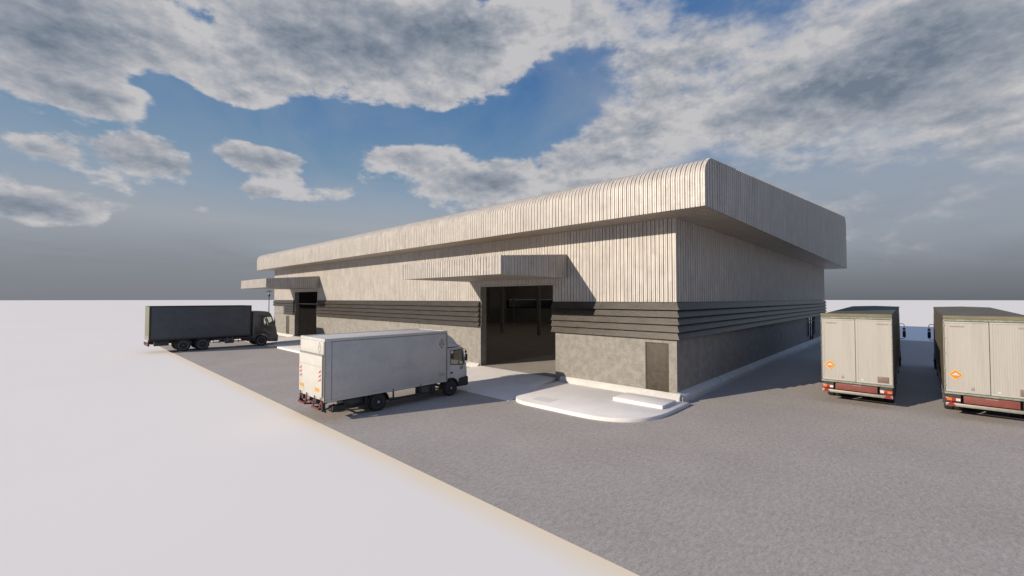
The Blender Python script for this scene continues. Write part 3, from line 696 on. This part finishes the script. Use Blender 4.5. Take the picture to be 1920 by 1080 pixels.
# ---- charcoal curtain-sided lorry
def dark_truck():
    w=2.5; h=w/2
    t=thing('curtain_lorry',(5.29,47.6+h,0),0,'charcoal three-axle curtain-sided lorry parked half off the asphalt edge','lorry')
    L=7.72
    # curtain with gentle billow
    def curtain(sg):
        nx,nz=46,12; vs=[];fs=[]
        for i in range(nx+1):
            for j in range(nz+1):
                x=.10+(L-.2)*i/nx; z=1.20+(3.98-1.20)*j/nz
                e=min(i,nx-i,j,nz-j,3)/3
                d=.012*math.sin(x*2.1+z*1.3)+.010*math.sin(x*5.3-z*2.1)+.008*math.sin(z*4+x)
                vs.append((x,sg*(h-.02+e*abs(d)+.004),z))
        for i in range(nx):
            for j in range(nz): a=i*(nz+1)+j; fs.append((a,a+1,a+nz+2,a+nz+1))
        o=MB().add(vs,fs).build('side_curtain',M['darkgrey'],t,smooth=True); return o
    B(.03,L-.03,-h+.03,h-.03,1.16,4.03).build('cargo_box',M['darkgrey'],t,bevel=.02)
    curtain(-1); curtain(1)
    b=MB()
    for s_ in (-1,1): b.box(0,L,s_*(h-.06),s_*(h+.012),3.97,4.07); b.box(0,L,s_*(h-.06),s_*(h+.010),1.08,1.21)
    for s_ in (-1,1):
        for x in (0,L-.12): b.box(x,x+.12,s_*(h-.08),s_*(h+.008),1.21,3.97)
    b.box(L-.06,L-.0,-h+.06,h-.06,3.972,4.068)
    b.build('body_rail',M['chassis'],t,bevel=.008)
    b=MB()
    for s_ in (-1,1):
        for k in range(15): x=.3+k*.5; b.box(x-.012,x+.012,s_*(h+.010),s_*(h+.016),1.10,1.34)
    b.build('strap',M['black'],t)
    b=B(-.03,.0,-h,h,1.12,4.05); b.build('rear_door',M['olive'],t,bevel=.01)
    b=B(-.04,-.031,-h+.02,h-.02,1.13,1.5); b.build('rear_board',M['beam'],t)
    b=MB(); b.box(-.07,.05,-1.1,1.1,.62,.86); bp=b.build('rear_bumper',M['chassis'],t,bevel=.01)
    for s_ in (-1,1): B(-.10,-.0,s_*(h-.03),s_*(h-.48),.66,.88).build('tail_light',M['redlens'],t,bevel=.01)
    b=MB()
    for s_ in (-.42,.42): b.box(.1,8.9,s_-.045,s_+.045,.75,1.08)
    for x in (.6,1.6,3.0,4.6,6.2,7.4): b.box(x-.05,x+.05,-.38,.38,.8,1.0)
    for x in (2.37,3.79,8.65): b.tube([(x,-1,.55),(x,1,.55)],.08,10)
    b.build('chassis',M['chassis'],t)
    for s_ in (-1,1):
        b=MB(); b.box(.35,1.35,s_*(h-.04),s_*(h-.5),.62,1.02); b.build('tool_box',M['chassis'],t,bevel=.015)
        for x in (2.37,3.79):
            b=MB(); o_=[(x+.66*math.cos(R(k)),.55+.60*math.sin(R(k))) for k in range(10,171,16)]; i_=[(x+.62*math.cos(R(k)),.55+.56*math.sin(R(k))) for k in range(170,9,-16)]
            b.prism(o_+i_,'y',s_*(h-.02),s_*(h-.55)); b.build('mudguard',M['chassis'],t)
            wheel(t,x,s_*(h-.04),.54,.28,s_,M['rimgrey'],True)
        wheel(t,8.65,s_*(h-.06),.54,.30,s_,M['rimgrey'])
        b=MB()
        for z in (.62,.86): b.box(4.55,7.35,s_*(h-.06),s_*(h-.10),z,z+.10)
        b.build('side_guard',M['rim'],t,bevel=.008)
        b=MB()
        for x in (5.05,6.65): b.box(x,x+.06,s_*(h-.101),s_*(h-.14),.55,1.05)
        b.build('guard_post',M['chassis'],t)
        b=MB(); b.lathe([(-.36,.0001),(-.36,.24),(-.32,.27),(.32,.27),(.36,.24),(.36,.0001)],(5.95,s_*(h-.36),.74),'x',20); b.build('fuel_tank',M['rim'],t,smooth=True)
        b=MB()
        for x in (5.72,6.12): b.box(x,x+.06,s_*(h-.08),s_*(h-.4),.46,1.03)
        b.build('tank_strap',M['beam'],t,bevel=.005)
        b=MB(); b.box(7.4,7.9,s_*(h-.1),s_*(h-.5),.55,1.05); b.build('air_box',M['chassis'],t,bevel=.02)
    cw=1.22
    prof=[(7.84,.80),(7.84,3.48),(8.75,3.48),(9.15,3.43),(9.42,3.28),(9.52,3.08),(9.98,1.80),(10.10,1.05),(10.10,.80)]
    inn=[(7.92,1.2),(7.92,3.38),(8.75,3.38),(9.10,3.33),(9.33,3.2),(9.42,3.04),(9.87,1.80),(9.95,1.6),(9.95,1.2)]
    cab=MB().prism(prof,'y',-cw,cw).build('cab',M['cabgrey'],t,bevel=.06,seg=3); cab.parent=None
    cuts=[MB().prism(inn,'y',-cw+.06,cw-.06).build('c',M['cabgrey']),
          MB().prism([(8.84,2.02),(8.84,2.86),(9.50,2.88),(9.72,2.22),(9.70,2.02)],'y',-3,3).build('c',M['cabgrey']),
          MB().box(9.2,10.4,-cw+.12,cw-.12,1.95,2.98).build('c',M['cabgrey']),
          MB().lathe([(-3,.68),(3,.68)],(8.65,0,.54),'y',36).build('c',M['cabgrey'])]
    boolcut(cab,cuts); cab.parent=t
    for s_ in (-1,1):
        b=MB(); b.prism([(8.82,2.00),(8.82,2.88),(9.52,2.90),(9.74,2.22),(9.72,2.0)],'y',s_*(cw-.035),s_*(cw-.027)); b.build('side_window',M['glass'],t)
        b=MB()
        for x in (8.78,): b.box(x,x+.015,s_*(cw-.01),s_*(cw+.005),1.15,2.95)
        b.box(8.2,9.5,s_*(cw-.01),s_*(cw+.006),2.94,2.965); b.box(8.79,8.835,s_*(cw-.01),s_*(cw+.006),1.98,2.9); b.box(9.06,9.11,s_*(cw-.08),s_*(cw-.036),2.02,2.87)
        b.build('door_seam',M['ink'],t)
        b=MB(); b.box(8.90,9.10,s_*(cw-.02),s_*(cw+.015),1.32,1.40); b.build('door_handle',M['black'],t,bevel=.01)
        b=MB(); o_=[(8.65+.74*math.cos(R(k)),.54+.72*math.sin(R(k))) for k in range(5,181,14)]; i_=[(8.65+.66*math.cos(R(k)),.54+.64*math.sin(R(k))) for k in range(180,4,-14)]
        b.prism(o_+i_,'y',s_*(cw-.3),s_*(cw+.03)); b.build('wheel_arch',M['cabgrey'],t,bevel=.01)
        b=MB(); b.box(9.38,9.75,s_*(cw-.35),s_*(cw+.01),.45,.58); b.box(9.38,9.75,s_*(cw-.35),s_*(cw+.01),.75,.88); b.build('step',M['black'],t,bevel=.02)
        mr=MB(); mr.tube([(9.66,s_*1.2,2.80),(9.72,s_*1.28,2.80),(9.78,s_*1.30,2.72),(9.86,s_*1.30,2.1),(9.82,s_*1.22,2.02)],.018,6); m_=mr.build('mirror_arm',M['black'],t,smooth=True)
        b=MB(); b.box(9.76,9.84,s_*1.24,s_*1.40,2.2,2.62); b.build('mirror',M['black'],m_,bevel=.03)
    b=MB(); b.add([(9.955,-cw+.1,1.93),(9.955,cw-.1,1.93),(9.585,cw-.1,3.0),(9.585,-cw+.1,3.0)],[(0,1,2,3)]); b.build('windscreen',M['glass'],t)
    b=MB(); b.prism([(9.32,.40),(9.36,1.05),(10.06,1.15),(10.18,1.0),(10.16,.44),(10.06,.36)],'y',-cw-.02,cw+.02); b.build('bumper',M['cabgrey'],t,bevel=.04)
    b=MB(); b.box(10.06,10.13,-.8,.8,1.2,1.7); b.build('grille',M['black'],t,bevel=.01)
    for s_ in (-1,1): B(10.12,10.2,s_*.75,s_*1.12,.62,.86).build('headlight',M['paintwhite'],t,bevel=.02)
    b=MB()
    for s_ in (-.6,.6): b.box(8.3,8.5,s_-.26,s_+.26,1.4,2.2); b.box(8.3,8.8,s_-.26,s_+.26,1.3,1.5); b.box(8.34,8.46,s_-.12,s_+.12,2.2,2.42)
    b.build('seat',M['seat'],t,bevel=.05)
    b=MB(); b.box(9.5,9.88,-1.1,1.1,1.4,1.9); b.build('dashboard',M['seat'],t,bevel=.05)
    b=MB(); b.lathe([(-.015,.22),(.015,.22),(.015,.19),(-.015,.19),(-.015,.22)],(9.38,.6,2.0),'x',24); b.build('steering_wheel',M['black'],t,smooth=True)
dark_truck()

# ---- articulated lorries seen from behind
GR='articulated lorries parked side by side beyond the warehouse'
def artic():
    w=2.48; h=w/2; L=14.2; zb=.97; z0=4.0; z1=4.19
    t=thing('articulated_lorry',(24.3,1.96,0),R(.15),'articulated lorry with cream rear doors, green-black roof, parked nearest the warehouse side wall','lorry',GR)
    # tarpaulin sides with billow
    def side(sg):
        nx,nz=60,8; vs=[];fs=[]
        for i in range(nx+1):
            for j in range(nz+1):
                x=.10+(L-.15)*i/nx; zt=z0+(z1-z0)*x/L-.06; z=zb+.02+(zt-zb)*j/nz
                e=min(i,nx-i,j,nz-j,2)/2; d=.02*math.sin(x*3.1)+.012*math.sin(x*7.3-z*1.1)
                vs.append((x,sg*(h-.028+e*abs(d)),z))
        for i in range(nx):
            for j in range(nz): a=i*(nz+1)+j; fs.append((a,a+1,a+nz+2,a+nz+1))
        MB().add(vs,fs).build('side_curtain',M['tarp'],t,smooth=True)
    side(-1); side(1)
    b=MB(); b.prism([(.06,zb),(.06,z0-.12),(L-.02,z1-.12),(L-.02,zb)],'y',-h+.05,h-.05); b.build('trailer_body',M['tarp'],t)
    rf=MB(); rf.add([(.0,-h,z0-.10),(.0,h,z0-.10),(L,h,z1-.07),(L,-h,z1-.07),(.0,-h+.03,z0),(.0,h-.03,z0),(.10,0,z0+.05),(L,0,z1+.04),(L,h-.03,z1),(L,-h+.03,z1)],
        [(0,1,5,6,4),(4,6,7,9),(6,5,8,7),(1,2,8,5),(0,4,9,3),(3,9,7,8,2),(0,3,2,1)])
    rf.build('trailer_roof',M['tarpgreen'],t)
    # header above the doors: three thin streaked bands
    b=MB(); b.box(-.045,.0,-h,h,3.885,4.04); hd=b.build('rear_header',M['header'],t,bevel=.012)
    b=MB(); b.box(-.05,.01,-h+.01,h-.01,3.82,3.885); b.build('header_strip',M['greenstrip'],t,bevel=.004)
    # door leaves with shallow corrugation
    for s_ in (-1,1):
        ya,yb=(.012,h-.04) if s_>0 else (-h+.04,-.012)
        b=MB(); pts=[];n=15;p=(yb-ya-.16)/n
        pts.append((-.03,ya)); pts.append((-.052,ya)); pts.append((-.052,ya+.08))
        for k in range(n):
            y=ya+.08+k*p; pts+=[(-.044,y+.004),(-.044,y+p*.42),(-.0422,y+p*.5),(-.0422,y+p*.92)]
        pts+=[(-.052,yb-.08),(-.052,yb),(-.03,yb)]
        b.prism(pts,'z',1.02,3.80); d=b.build('rear_door',M['taildoor'],t)
        b=MB(); b.box(-.058,-.0525,ya,yb,3.74,3.80); b.box(-.058,-.0525,ya,yb,1.02,1.09); b.build('door_edge',M['taildoor'],d,bevel=.002)
        b=MB()
        for z in (1.25,1.85,2.5,3.1,3.6):
            yy=s_*(h-.03); b.box(-.07,-.053,yy-.025,yy+.025,z,z+.09)
        b.build('hinge',M['beam'],d,bevel=.004)
        b=MB(); y=s_*(h-.035)
        b.tube([(-.065,s_*(h-.015),1.0),(-.065,s_*(h-.015),3.8)],.012,6); b.build('locking_rod',M['beam'],d)
        # faint lettering strip near the upper outer corner
        yc=s_*(h-.38) if s_>0 else s_*(h-.32)
        b=MB()
        for k in range(8): b.box(-.0545,-.0535,yc-.20+k*.05,yc-.20+k*.05+.034,3.58,3.615)
        b.box(-.0545,-.0535,yc-.21,yc+.21,3.625,3.633); b.build('small_lettering',M['rosy'],d)
    b=MB(); b.box(-.05,-.035,-.011,.011,1.02,3.80); b.build('door_gap',M['ink'],t)
    b=MB(); b.box(-.04,.06,-h,-h+.04,.97,3.82); b.box(-.04,.06,h-.04,h,.97,3.82); b.build('corner_post',M['taildoor'],t,bevel=.006)
    b=MB(); b.box(-.06,.06,-h,h,.93,1.00); b.build('rear_sill',M['greenstrip'],t,bevel=.006)
    # placard, latch plate, brown plate
    c=(.92,1.70)
    pl=MB().prism(diamond(c,.215,.215,None),'x',-.058,-.0535).build('hazard_placard',M['yellow'],t)
    MB().prism(diamond(c,.175,.175,None),'x',-.061,-.0582).build('placard_face',M['hazard'],pl)
    b=MB(); b.box(-.064,-.0612,c[0]-.11,c[0]+.11,c[1]-.02,c[1]+.012); b.prism([(c[0]-.055,c[1]+.013),(c[0]+.055,c[1]+.013),(c[0]+.05,c[1]+.05),(c[0]+.02,c[1]+.06),(c[0],c[1]+.095),(c[0]-.025,c[1]+.06),(c[0]-.055,c[1]+.06)],'x',-.064,-.0612)
    b.build('placard_symbol',M['paintwhite'],pl)
    b=MB(); b.box(-.06,-.0525,.42,.51,1.14,1.26); b.build('latch_plate',M['softink'],t,bevel=.003)
    b=MB(); b.box(-.06,-.0585,.445,.485,1.17,1.23); 
    B(-.06,-.0532,-1.10,-.73,1.10,1.36).build('number_plate',M['brownplate'],t,bevel=.003)
    B(-.064,-.0585,-.28,-.18,1.13,1.18).build('small_sticker',M['paintwhite'],t)
    # under-run
    b=MB(); b.box(-.08,-.03,-.72,.72,.62,.90); rb=b.build('rear_board',M['redboard'],t,bevel=.006)
    B(-.086,-.081,-.18,.14,.855,.875).build('label_strip',M['beam'],rb)
    b=MB(); b.box(-.07,-.0,-h+.04,-.80,.60,.92); b.box(-.04,0,.80,h-.2,.74,.92); b.build('lamp_bracket',M['beam'] if 0 else M['chassis'],t)
    for s_ in (-1,1):
        b=MB(); b.box(-.11,-.05,s_*.80,s_*(h-.02),.66,.80); lb=b.build('tail_light',M['redlens'],t,bevel=.008)
        B(-.116,-.111,s_*(h-.20),s_*(h-.06),.68,.78).build('indicator_lens',M['orange'],lb)
        B(-.116,-.111,s_*.81,s_*.93,.68,.78).build('reversing_lens',M['paintwhite'],lb)
        c_=s_*(h-.18); b=MB(); b.prism([(c_-.14,.475),(c_+.14,.475),(c_,.66)],'x',-.105,-.096); b.build('reflector_triangle',M['redlens'],t)
    b=MB(); b.box(-.095,-.02,-h+.02,h-.02,.46,.585); b.build('rear_bumper',M['beam'],t,bevel=.012)
    b=MB()
    for s_ in (-.55,.55): b.box(.0,13.4,s_-.05,s_+.05,.70,.96)
    for x in (.05,1.7,3.0,4.3,6,8,10,12): b.box(x-.05,x+.05,-.5,.5,.72,.92)
    for x in (1.75,3.06,4.37): b.tube([(x,-1,.5),(x,1,.5)],.07,10)
    b.box(.0,.4,-1.15,-.8,.5,.97); b.box(.0,.4,.8,1.15,.5,.97)
    b.build('chassis',M['chassis'],t)
    for s_ in (-1,1):
        for x in (1.75,3.06,4.37): wheel(t,x,s_*(h-.03),.50,.26,s_,M['rimgrey'],True)
        b=MB(); b.box(5.4,11.0,s_*(h-.04),s_*(h-.08),.45,.6); b.box(5.4,11.0,s_*(h-.04),s_*(h-.08),.75,.9); b.build('side_guard',M['beam'],t,bevel=.006)
        for x in (12.4,): wheel(t,x,s_*(h-.06),.52,.28,s_,M['rimgrey'],True)
        wheel(t,16.1,s_*(h-.02),.52,.30,s_,M['rimgrey'])
    # tractor
    b=MB()
    for s_ in (-.42,.42): b.box(11.2,16.8,s_-.05,s_+.05,.62,.70)
    b.lathe([(0,.5),(.12,.5)],(12.6,0,.72),'z',24); b.build('tractor_frame',M['chassis'],t)
    cw=1.2; cab=MB().prism([(14.7,.80),(14.7,3.65),(15.7,3.75),(16.4,3.4),(16.95,2.3),(17.05,1.0),(17.05,.8)],'y',-cw,cw).build('cab',M['cabwhite'],t,bevel=.06,seg=3)
    cab.parent=None
    boolcut(cab,[MB().lathe([(-3,.66),(3,.66)],(16.1,0,.52),'y',32).build('c',M['cabwhite'])]); cab.parent=t
    for s_ in (-1,1):
        b=MB(); b.prism([(15.75,2.1),(15.75,2.9),(16.5,2.9),(16.78,2.3),(16.78,2.1)],'y',s_*(cw+.0),s_*(cw+.006)); b.build('side_window',M['darkglass'],t)
        mr=MB(); mr.tube([(16.35,s_*1.18,2.95),(16.37,s_*1.36,2.96),(16.38,s_*1.42,2.90),(16.38,s_*1.42,1.98),(16.37,s_*1.36,1.90),(16.35,s_*1.18,1.91)],.022,6); m_=mr.build('mirror_arm',M['black'],t,smooth=True)
        b=MB(); b.box(16.33,16.43,s_*1.33,s_*1.50,2.02,2.46); b.build('mirror',M['black'],m_,bevel=.02)
        b=MB(); b.box(16.34,16.42,s_*1.34,s_*1.49,2.50,2.68); b.build('mirror',M['beam'],m_,bevel=.02)
    b=MB(); b.prism([(2.2,0),(2.2,0)],'y',0,0) if 0 else None
    MB().add([(16.475,-cw+.1,3.30),(16.475,cw-.1,3.30),(16.985,cw-.1,2.30),(16.985,-cw+.1,2.30)],[(0,3,2,1)]).build('windscreen',M['darkglass'],t)
    MB().prism([(16.72,.42),(16.75,1.0),(17.05,1.05),(17.16,.95),(17.14,.45)],'y',-cw-.01,cw+.01).build('bumper',M['black'],t,bevel=.03)
    return t
def copy_tree(o,parent=None):
    c=o.copy(); C.objects.link(c)
    if parent: c.parent=parent
    for ch in list(o.children): copy_tree(ch,c)
    return c
a1=artic()
a2=copy_tree(a1); a2.location=(24.45,-2.04,0); a2.rotation_euler=(0,0,R(-.15))
a2['label']='brown-roofed articulated lorry with cream rear doors cut off by the right edge'
for ch in a2.children:
    if ch.name.startswith('trailer_roof'): ch.data=ch.data.copy(); ch.data.materials[0]=M['tarpbrown']

# ------------------------------------------------------------------ street lamp
lp=thing('street_lamp',(19.63,64.2,0),0,'slim black post-top street lamp with a flat disc hood behind the charcoal lorry','street lamp')
b=MB(); b.lathe([(0,.16),(.05,.16),(.08,.10),(.9,.085),(1.0,.06),(4.6,.05),(5.0,.05)],(0,0,0),'z',16); b.build('pole',M['black'],lp,smooth=True)
b=MB(); b.lathe([(5.0,.05),(5.1,.13),(5.28,.16),(5.30,.10)],(0,0,0),'z',16)
for k in range(3):
    a=2*math.pi*k/3; b.tube([(.1*math.cos(a),.1*math.sin(a),5.25),(.22*math.cos(a),.22*math.sin(a),5.74)],.012,5)
b.build('lamp_bracket',M['black'],lp,smooth=True)
b=MB(); b.lathe([(5.30,.09),(5.42,.11),(5.5,.07),(5.52,.0001)],(0,0,0),'z',16); b.build('lantern',M['paintwhite'],lp,smooth=True)
b=MB(); b.lathe([(5.72,.42),(5.74,.44),(5.78,.40),(5.84,.12),(5.86,.0001)],(0,0,0),'z',24); b.build('lamp_hood',M['black'],lp,smooth=True)

# ------------------------------------------------------------------ light and sky
sd=Vector((1,-.36,-.40)).normalized()
EL=math.asin(-sd.z); sun_az=math.atan2(-sd.y,-sd.x)      # direction towards the sun
sl=bpy.data.lights.new('sun','SUN'); sl.energy=5.0; sl.angle=R(.5); sl.color=(1.0,.865,.70)
so=bpy.data.objects.new('sun',sl); C.objects.link(so); so.rotation_euler=sd.to_track_quat('-Z','Y').to_euler(); so.location=(-30,20,30)

Wd=bpy.data.worlds.new('World'); S.world=Wd; Wd.use_nodes=True; nt=Wd.node_tree; nt.nodes.clear()
out=nt.nodes.new('ShaderNodeOutputWorld'); bg=nt.nodes.new('ShaderNodeBackground'); nt.links.new(bg.outputs[0],out.inputs[0])
STR=.12; EXPO=.3; bg.inputs[1].default_value=STR
sky=nt.nodes.new('ShaderNodeTexSky'); sky.sky_type='NISHITA'; sky.sun_disc=False; sky.sun_elevation=EL; sky.sun_rotation=math.pi/2-sun_az; sky.ozone_density=2.5; sky.dust_density=.6
tc=nt.nodes.new('ShaderNodeTexCoord'); D=tc.outputs['Generated']
sx=nt.nodes.new('ShaderNodeSeparateXYZ'); nt.links.new(D,sx.inputs[0]); dx,dy,dz=sx.outputs
u=math_(nt,'MULTIPLY',math_(nt,'ARCTAN2',dy,dx),-180/math.pi)
v=math_(nt,'MULTIPLY',math_(nt,'ARCSINE',dz),180/math.pi)
uv=nt.nodes.new('ShaderNodeCombineXYZ'); nt.links.new(u,uv.inputs[0]); nt.links.new(v,uv.inputs[1]); UV=uv.outputs[0]
BLOBS=[(-70.2,27.0,26.9,6.4,4,1.00),(-61.6,33.1,27.0,4.1,2,1.10),(-45.5,30.8,14.6,7.5,20,0.90),(-91.2,22.7,10.9,6.1,9,1.00),(-4.3,22.0,23.2,7.5,-9,1.15),(2.8,23.8,15.1,6.8,-21,0.70),(-22.6,19.5,17.3,4.3,5,0.75),(-54.5,17.2,13,5.0,-16,1.1),(-43.4,16.2,10.8,4.7,-9,0.60),(-87.0,18.8,4.2,1.5,10,0.85),(-73.6,16.0,6.0,2.2,-8,1.15),(-72.3,12.6,6.0,1.6,5,0.85),(-66.0,12.6,4,1.4,10,.6),(-80.5,13.2,3,1.3,0,.5),(-84.2,14.4,3.8,2.0,-1,0.85),(-91.1,8.2,6.6,1.7,3,1.25),(4.9,12.3,4.9,1.2,-13,0.60),(-32.0,15.9,13.0,4.0,5,0.60),(-86,11.0,13.6,2.0,4,0.22),(-92.0,13.4,3.4,1.4,-7,0.60),(-82.0,24.8,10.1,3.1,-5,0.50),(-76.2,22.5,6.6,2.7,3,0.60),(5.9,15.9,4.5,2.3,4,0.50),(-38.5,24.5,10.0,4.8,29,-0.8),(-45,20.5,6,2.6,30,-.45),(-28,22.5,10,4.0,20,.45),(-30,30,12,5,0,.2),(-68.5,20.0,16.0,2.9,6,-1.2),(-78,13.0,3.0,3.0,0,-.5),(-66,16.5,2.5,2.5,0,-.5),(-80,16.6,12,1.5,3,-.15),(-52,21.8,9,1.8,12,-.7),(-60,14.6,4.5,2.5,0,-.4),(-81.9,22.1,4.7,2.1,-7,-0.50),(-47.0,34.7,2.9,2.3,2,-0.80),(-23.8,30.9,9.8,4.6,-9,0.25),(-34.7,33.7,14.0,3.7,3,0.55)]
# places with thick, dark-bottomed cloud
DARK=[(-60,30.5,18,6,3,1.2),(-92,23,12,7,0,.9),(-2,19,24,6,-8,.8),(-52,15.5,11,3.6,-10,1.0),(-91.1,8,7,2,3,1.0),(5,25,20,7,-10,.6)]
def blobs(L):
    acc=None
    for (a,b_,rx,ry,ro,w_) in L:
        m=nt.nodes.new('ShaderNodeMapping'); m.vector_type='TEXTURE'
        m.inputs['Location'].default_value=(a,b_,0); m.inputs['Rotation'].default_value=(0,0,R(ro)); m.inputs['Scale'].default_value=(rx*1.15,ry*1.2,1)
        nt.links.new(UV,m.inputs['Vector']); g_=nt.nodes.new('ShaderNodeTexGradient'); g_.gradient_type='SPHERICAL'; nt.links.new(m.outputs[0],g_.inputs[0])
        acc=math_(nt,'MULTIPLY_ADD',g_.outputs['Fac'],w_,acc if acc is not None else 0.0)
    return acc
den=blobs(BLOBS); dk=blobs(DARK)
# perspective cloud-plane coordinates
hz=math_(nt,'ADD',math_(nt,'MAXIMUM',dz,0.0),.16)
cp=nt.nodes.new('ShaderNodeCombineXYZ'); nt.links.new(math_(nt,'DIVIDE',dx,hz),cp.inputs[0]); nt.links.new(math_(nt,'DIVIDE',dy,hz),cp.inputs[1]); CP=cp.outputs[0]
def fbm(vec,sc,det,ro,dist=0): return noise(nt,vec,sc,det,ro,dist)
def dirmap(loc,sc):
    m=nt.nodes.new('ShaderNodeMapping'); m.inputs['Location'].default_value=loc; m.inputs['Scale'].default_value=sc; nt.links.new(D,m.inputs['Vector']); return m.outputs[0]
SCL=(1,1,1.9)
v0=dirmap((0,0,0),SCL); v1=dirmap((.006,-.004,.022),SCL)      # second lookup: slightly higher and towards the sun
n1=fbm(v0,4.6,10,.56,.12)
n2=fbm(v0,11.0,10,.61,.0); n2b=fbm(v1,11.0,10,.61,.0); n1b=fbm(v1,4.6,10,.56,.12)
nn=math_(nt,'ADD',math_(nt,'MULTIPLY',math_(nt,'SUBTRACT',n1,.5),1.75),math_(nt,'MULTIPLY',math_(nt,'SUBTRACT',n2,.5),1.3))
d=math_(nt,'SUBTRACT',math_(nt,'ADD',den,nn),.34)
covs=[]
for lo_,hi_ in ((-.06,.20),(-.30,.42)):
    cov=nt.nodes.new('ShaderNodeMapRange'); cov.interpolation_type='SMOOTHSTEP'
    for k,val in ((1,lo_),(2,hi_),(3,0),(4,1)): cov.inputs[k].default_value=val
    nt.links.new(d,cov.inputs[0]); covs.append(cov.outputs[0])
lr=nt.nodes.new('ShaderNodeMapRange'); lr.interpolation_type='SMOOTHSTEP'
for k,val in ((1,-48),(2,-22),(3,0),(4,1)): lr.inputs[k].default_value=val
nt.links.new(u,lr.inputs[0])
COV=math_(nt,'ADD',math_(nt,'MULTIPLY',covs[0],math_(nt,'SUBTRACT',1.0,lr.outputs[0])),math_(nt,'MULTIPLY',covs[1],lr.outputs[0]))
# wispy veil
veil=math_(nt,'MULTIPLY',ramp(nt,fbm(CP,.9,6,.6,.8),[(.36,0.),(.72,1.)]),.5)
# clear sky colours by elevation (values are radiance / STR)
k_=1/STR/2**EXPO
def col(c): return tuple((((x/255+.055)/1.055)**2.4 if x/255>.04045 else x/255/12.92) for x in c)
el=math_(nt,'DIVIDE',v,90.0,clamp=True)
st=[(0,(123,126,134)),(2.2,(127,131,139)),(4.7,(133,137,145)),(8.8,(157,162,168)),(12.5,(138,156,176)),(16,(114,144,171)),(20,(92,130,168)),(28,(66,110,160)),(40,(58,104,160)),(52,(120,152,208)),(80,(178,202,244))]
base=ramp(nt,el,[(e/90,col(c)) for e,c in st])
# to the right the low sky is a little darker and bluer
lr=nt.nodes.new('ShaderNodeMapRange'); lr.interpolation_type='SMOOTHSTEP'
for k,val in ((1,-55),(2,-5),(3,0),(4,1)): lr.inputs[k].default_value=val
nt.links.new(u,lr.inputs[0]); RT=lr.outputs[0]
st2=[(0,(98,102,112)),(2.2,(112,116,126)),(6,(136,141,150)),(10,(142,150,163)),(12.5,(145,156,170)),(16,(128,147,172)),(21,(92,126,170)),(28,(68,110,160)),(40,(58,104,160)),(52,(120,152,208)),(80,(178,202,244))]
base2=ramp(nt,el,[(e/90,col(c)) for e,c in st2])
base=mixc(nt,RT,base,base2)
sc_=nt.nodes.new('ShaderNodeVectorMath'); sc_.operation='SCALE'; nt.links.new(base,sc_.inputs[0]); sc_.inputs[3].default_value=k_
clear=mixc(nt,.97,sky.outputs[0],sc_.outputs[0])
# cloud colour : lit rims to grey bases
relief=math_(nt,'MULTIPLY',math_(nt,'ADD',math_(nt,'SUBTRACT',n2,n2b),math_(nt,'SUBTRACT',n1,n1b)),2.0)
thick=math_(nt,'MULTIPLY',math_(nt,'SUBTRACT',d,.05),1.1,clamp=True)
dkn=math_(nt,'MULTIPLY',dk,thick)
shade=math_(nt,'ADD',math_(nt,'MULTIPLY',thick,.30),math_(nt,'MULTIPLY',dkn,.75))
shade=math_(nt,'ADD',shade,math_(nt,'MULTIPLY',math_(nt,'SUBTRACT',n1,.5),1.25))
shade=math_(nt,'ADD',shade,math_(nt,'MULTIPLY',math_(nt,'SUBTRACT',n2,.5),-.35))
shade=math_(nt,'SUBTRACT',shade,relief,clamp=True)
cc=ramp(nt,shade,[(0,col((193,192,194))),(.3,col((168,171,178))),(.62,col((141,149,161))),(1,col((112,124,139)))])
sc2=nt.nodes.new('ShaderNodeVectorMath'); sc2.operation='SCALE'; nt.links.new(cc,sc2.inputs[0]); sc2.inputs[3].default_value=k_
# clouds melt into the low haze
lo=nt.nodes.new('ShaderNodeMapRange'); lo.interpolation_type='SMOOTHSTEP'
for k,val in ((1,1.5),(2,6.5),(3,0),(4,1)): lo.inputs[k].default_value=val
nt.links.new(v,lo.inputs[0])
veilc=nt.nodes.new('ShaderNodeVectorMath'); veilc.operation='SCALE'; veilc.inputs[0].default_value=col((160,168,178)); veilc.inputs[3].default_value=k_
a_=mixc(nt,math_(nt,'MULTIPLY',veil,lo.outputs[0]),clear,veilc.outputs[0])
final=mixc(nt,math_(nt,'MULTIPLY',COV,lo.outputs[0]),a_,sc2.outputs[0])
nt.links.new(final,bg.inputs[0])

# ------------------------------------------------------------------ camera
cam=bpy.data.cameras.new('camera'); co=bpy.data.objects.new('camera',cam); C.objects.link(co)
co.location=(0,0,4.7); co.rotation_euler=(math.pi/2+math.atan(20.5/800),0,R(43.35-90))
cam.sensor_width=36; cam.lens=15.0; cam.clip_end=6000; S.camera=co
S.view_settings.view_transform='Standard'; S.view_settings.look='None'; S.view_settings.exposure=.3; S.view_settings.gamma=1
S.render.engine='CYCLES'
S.cycles.max_bounces=6; S.cycles.transparent_max_bounces=12
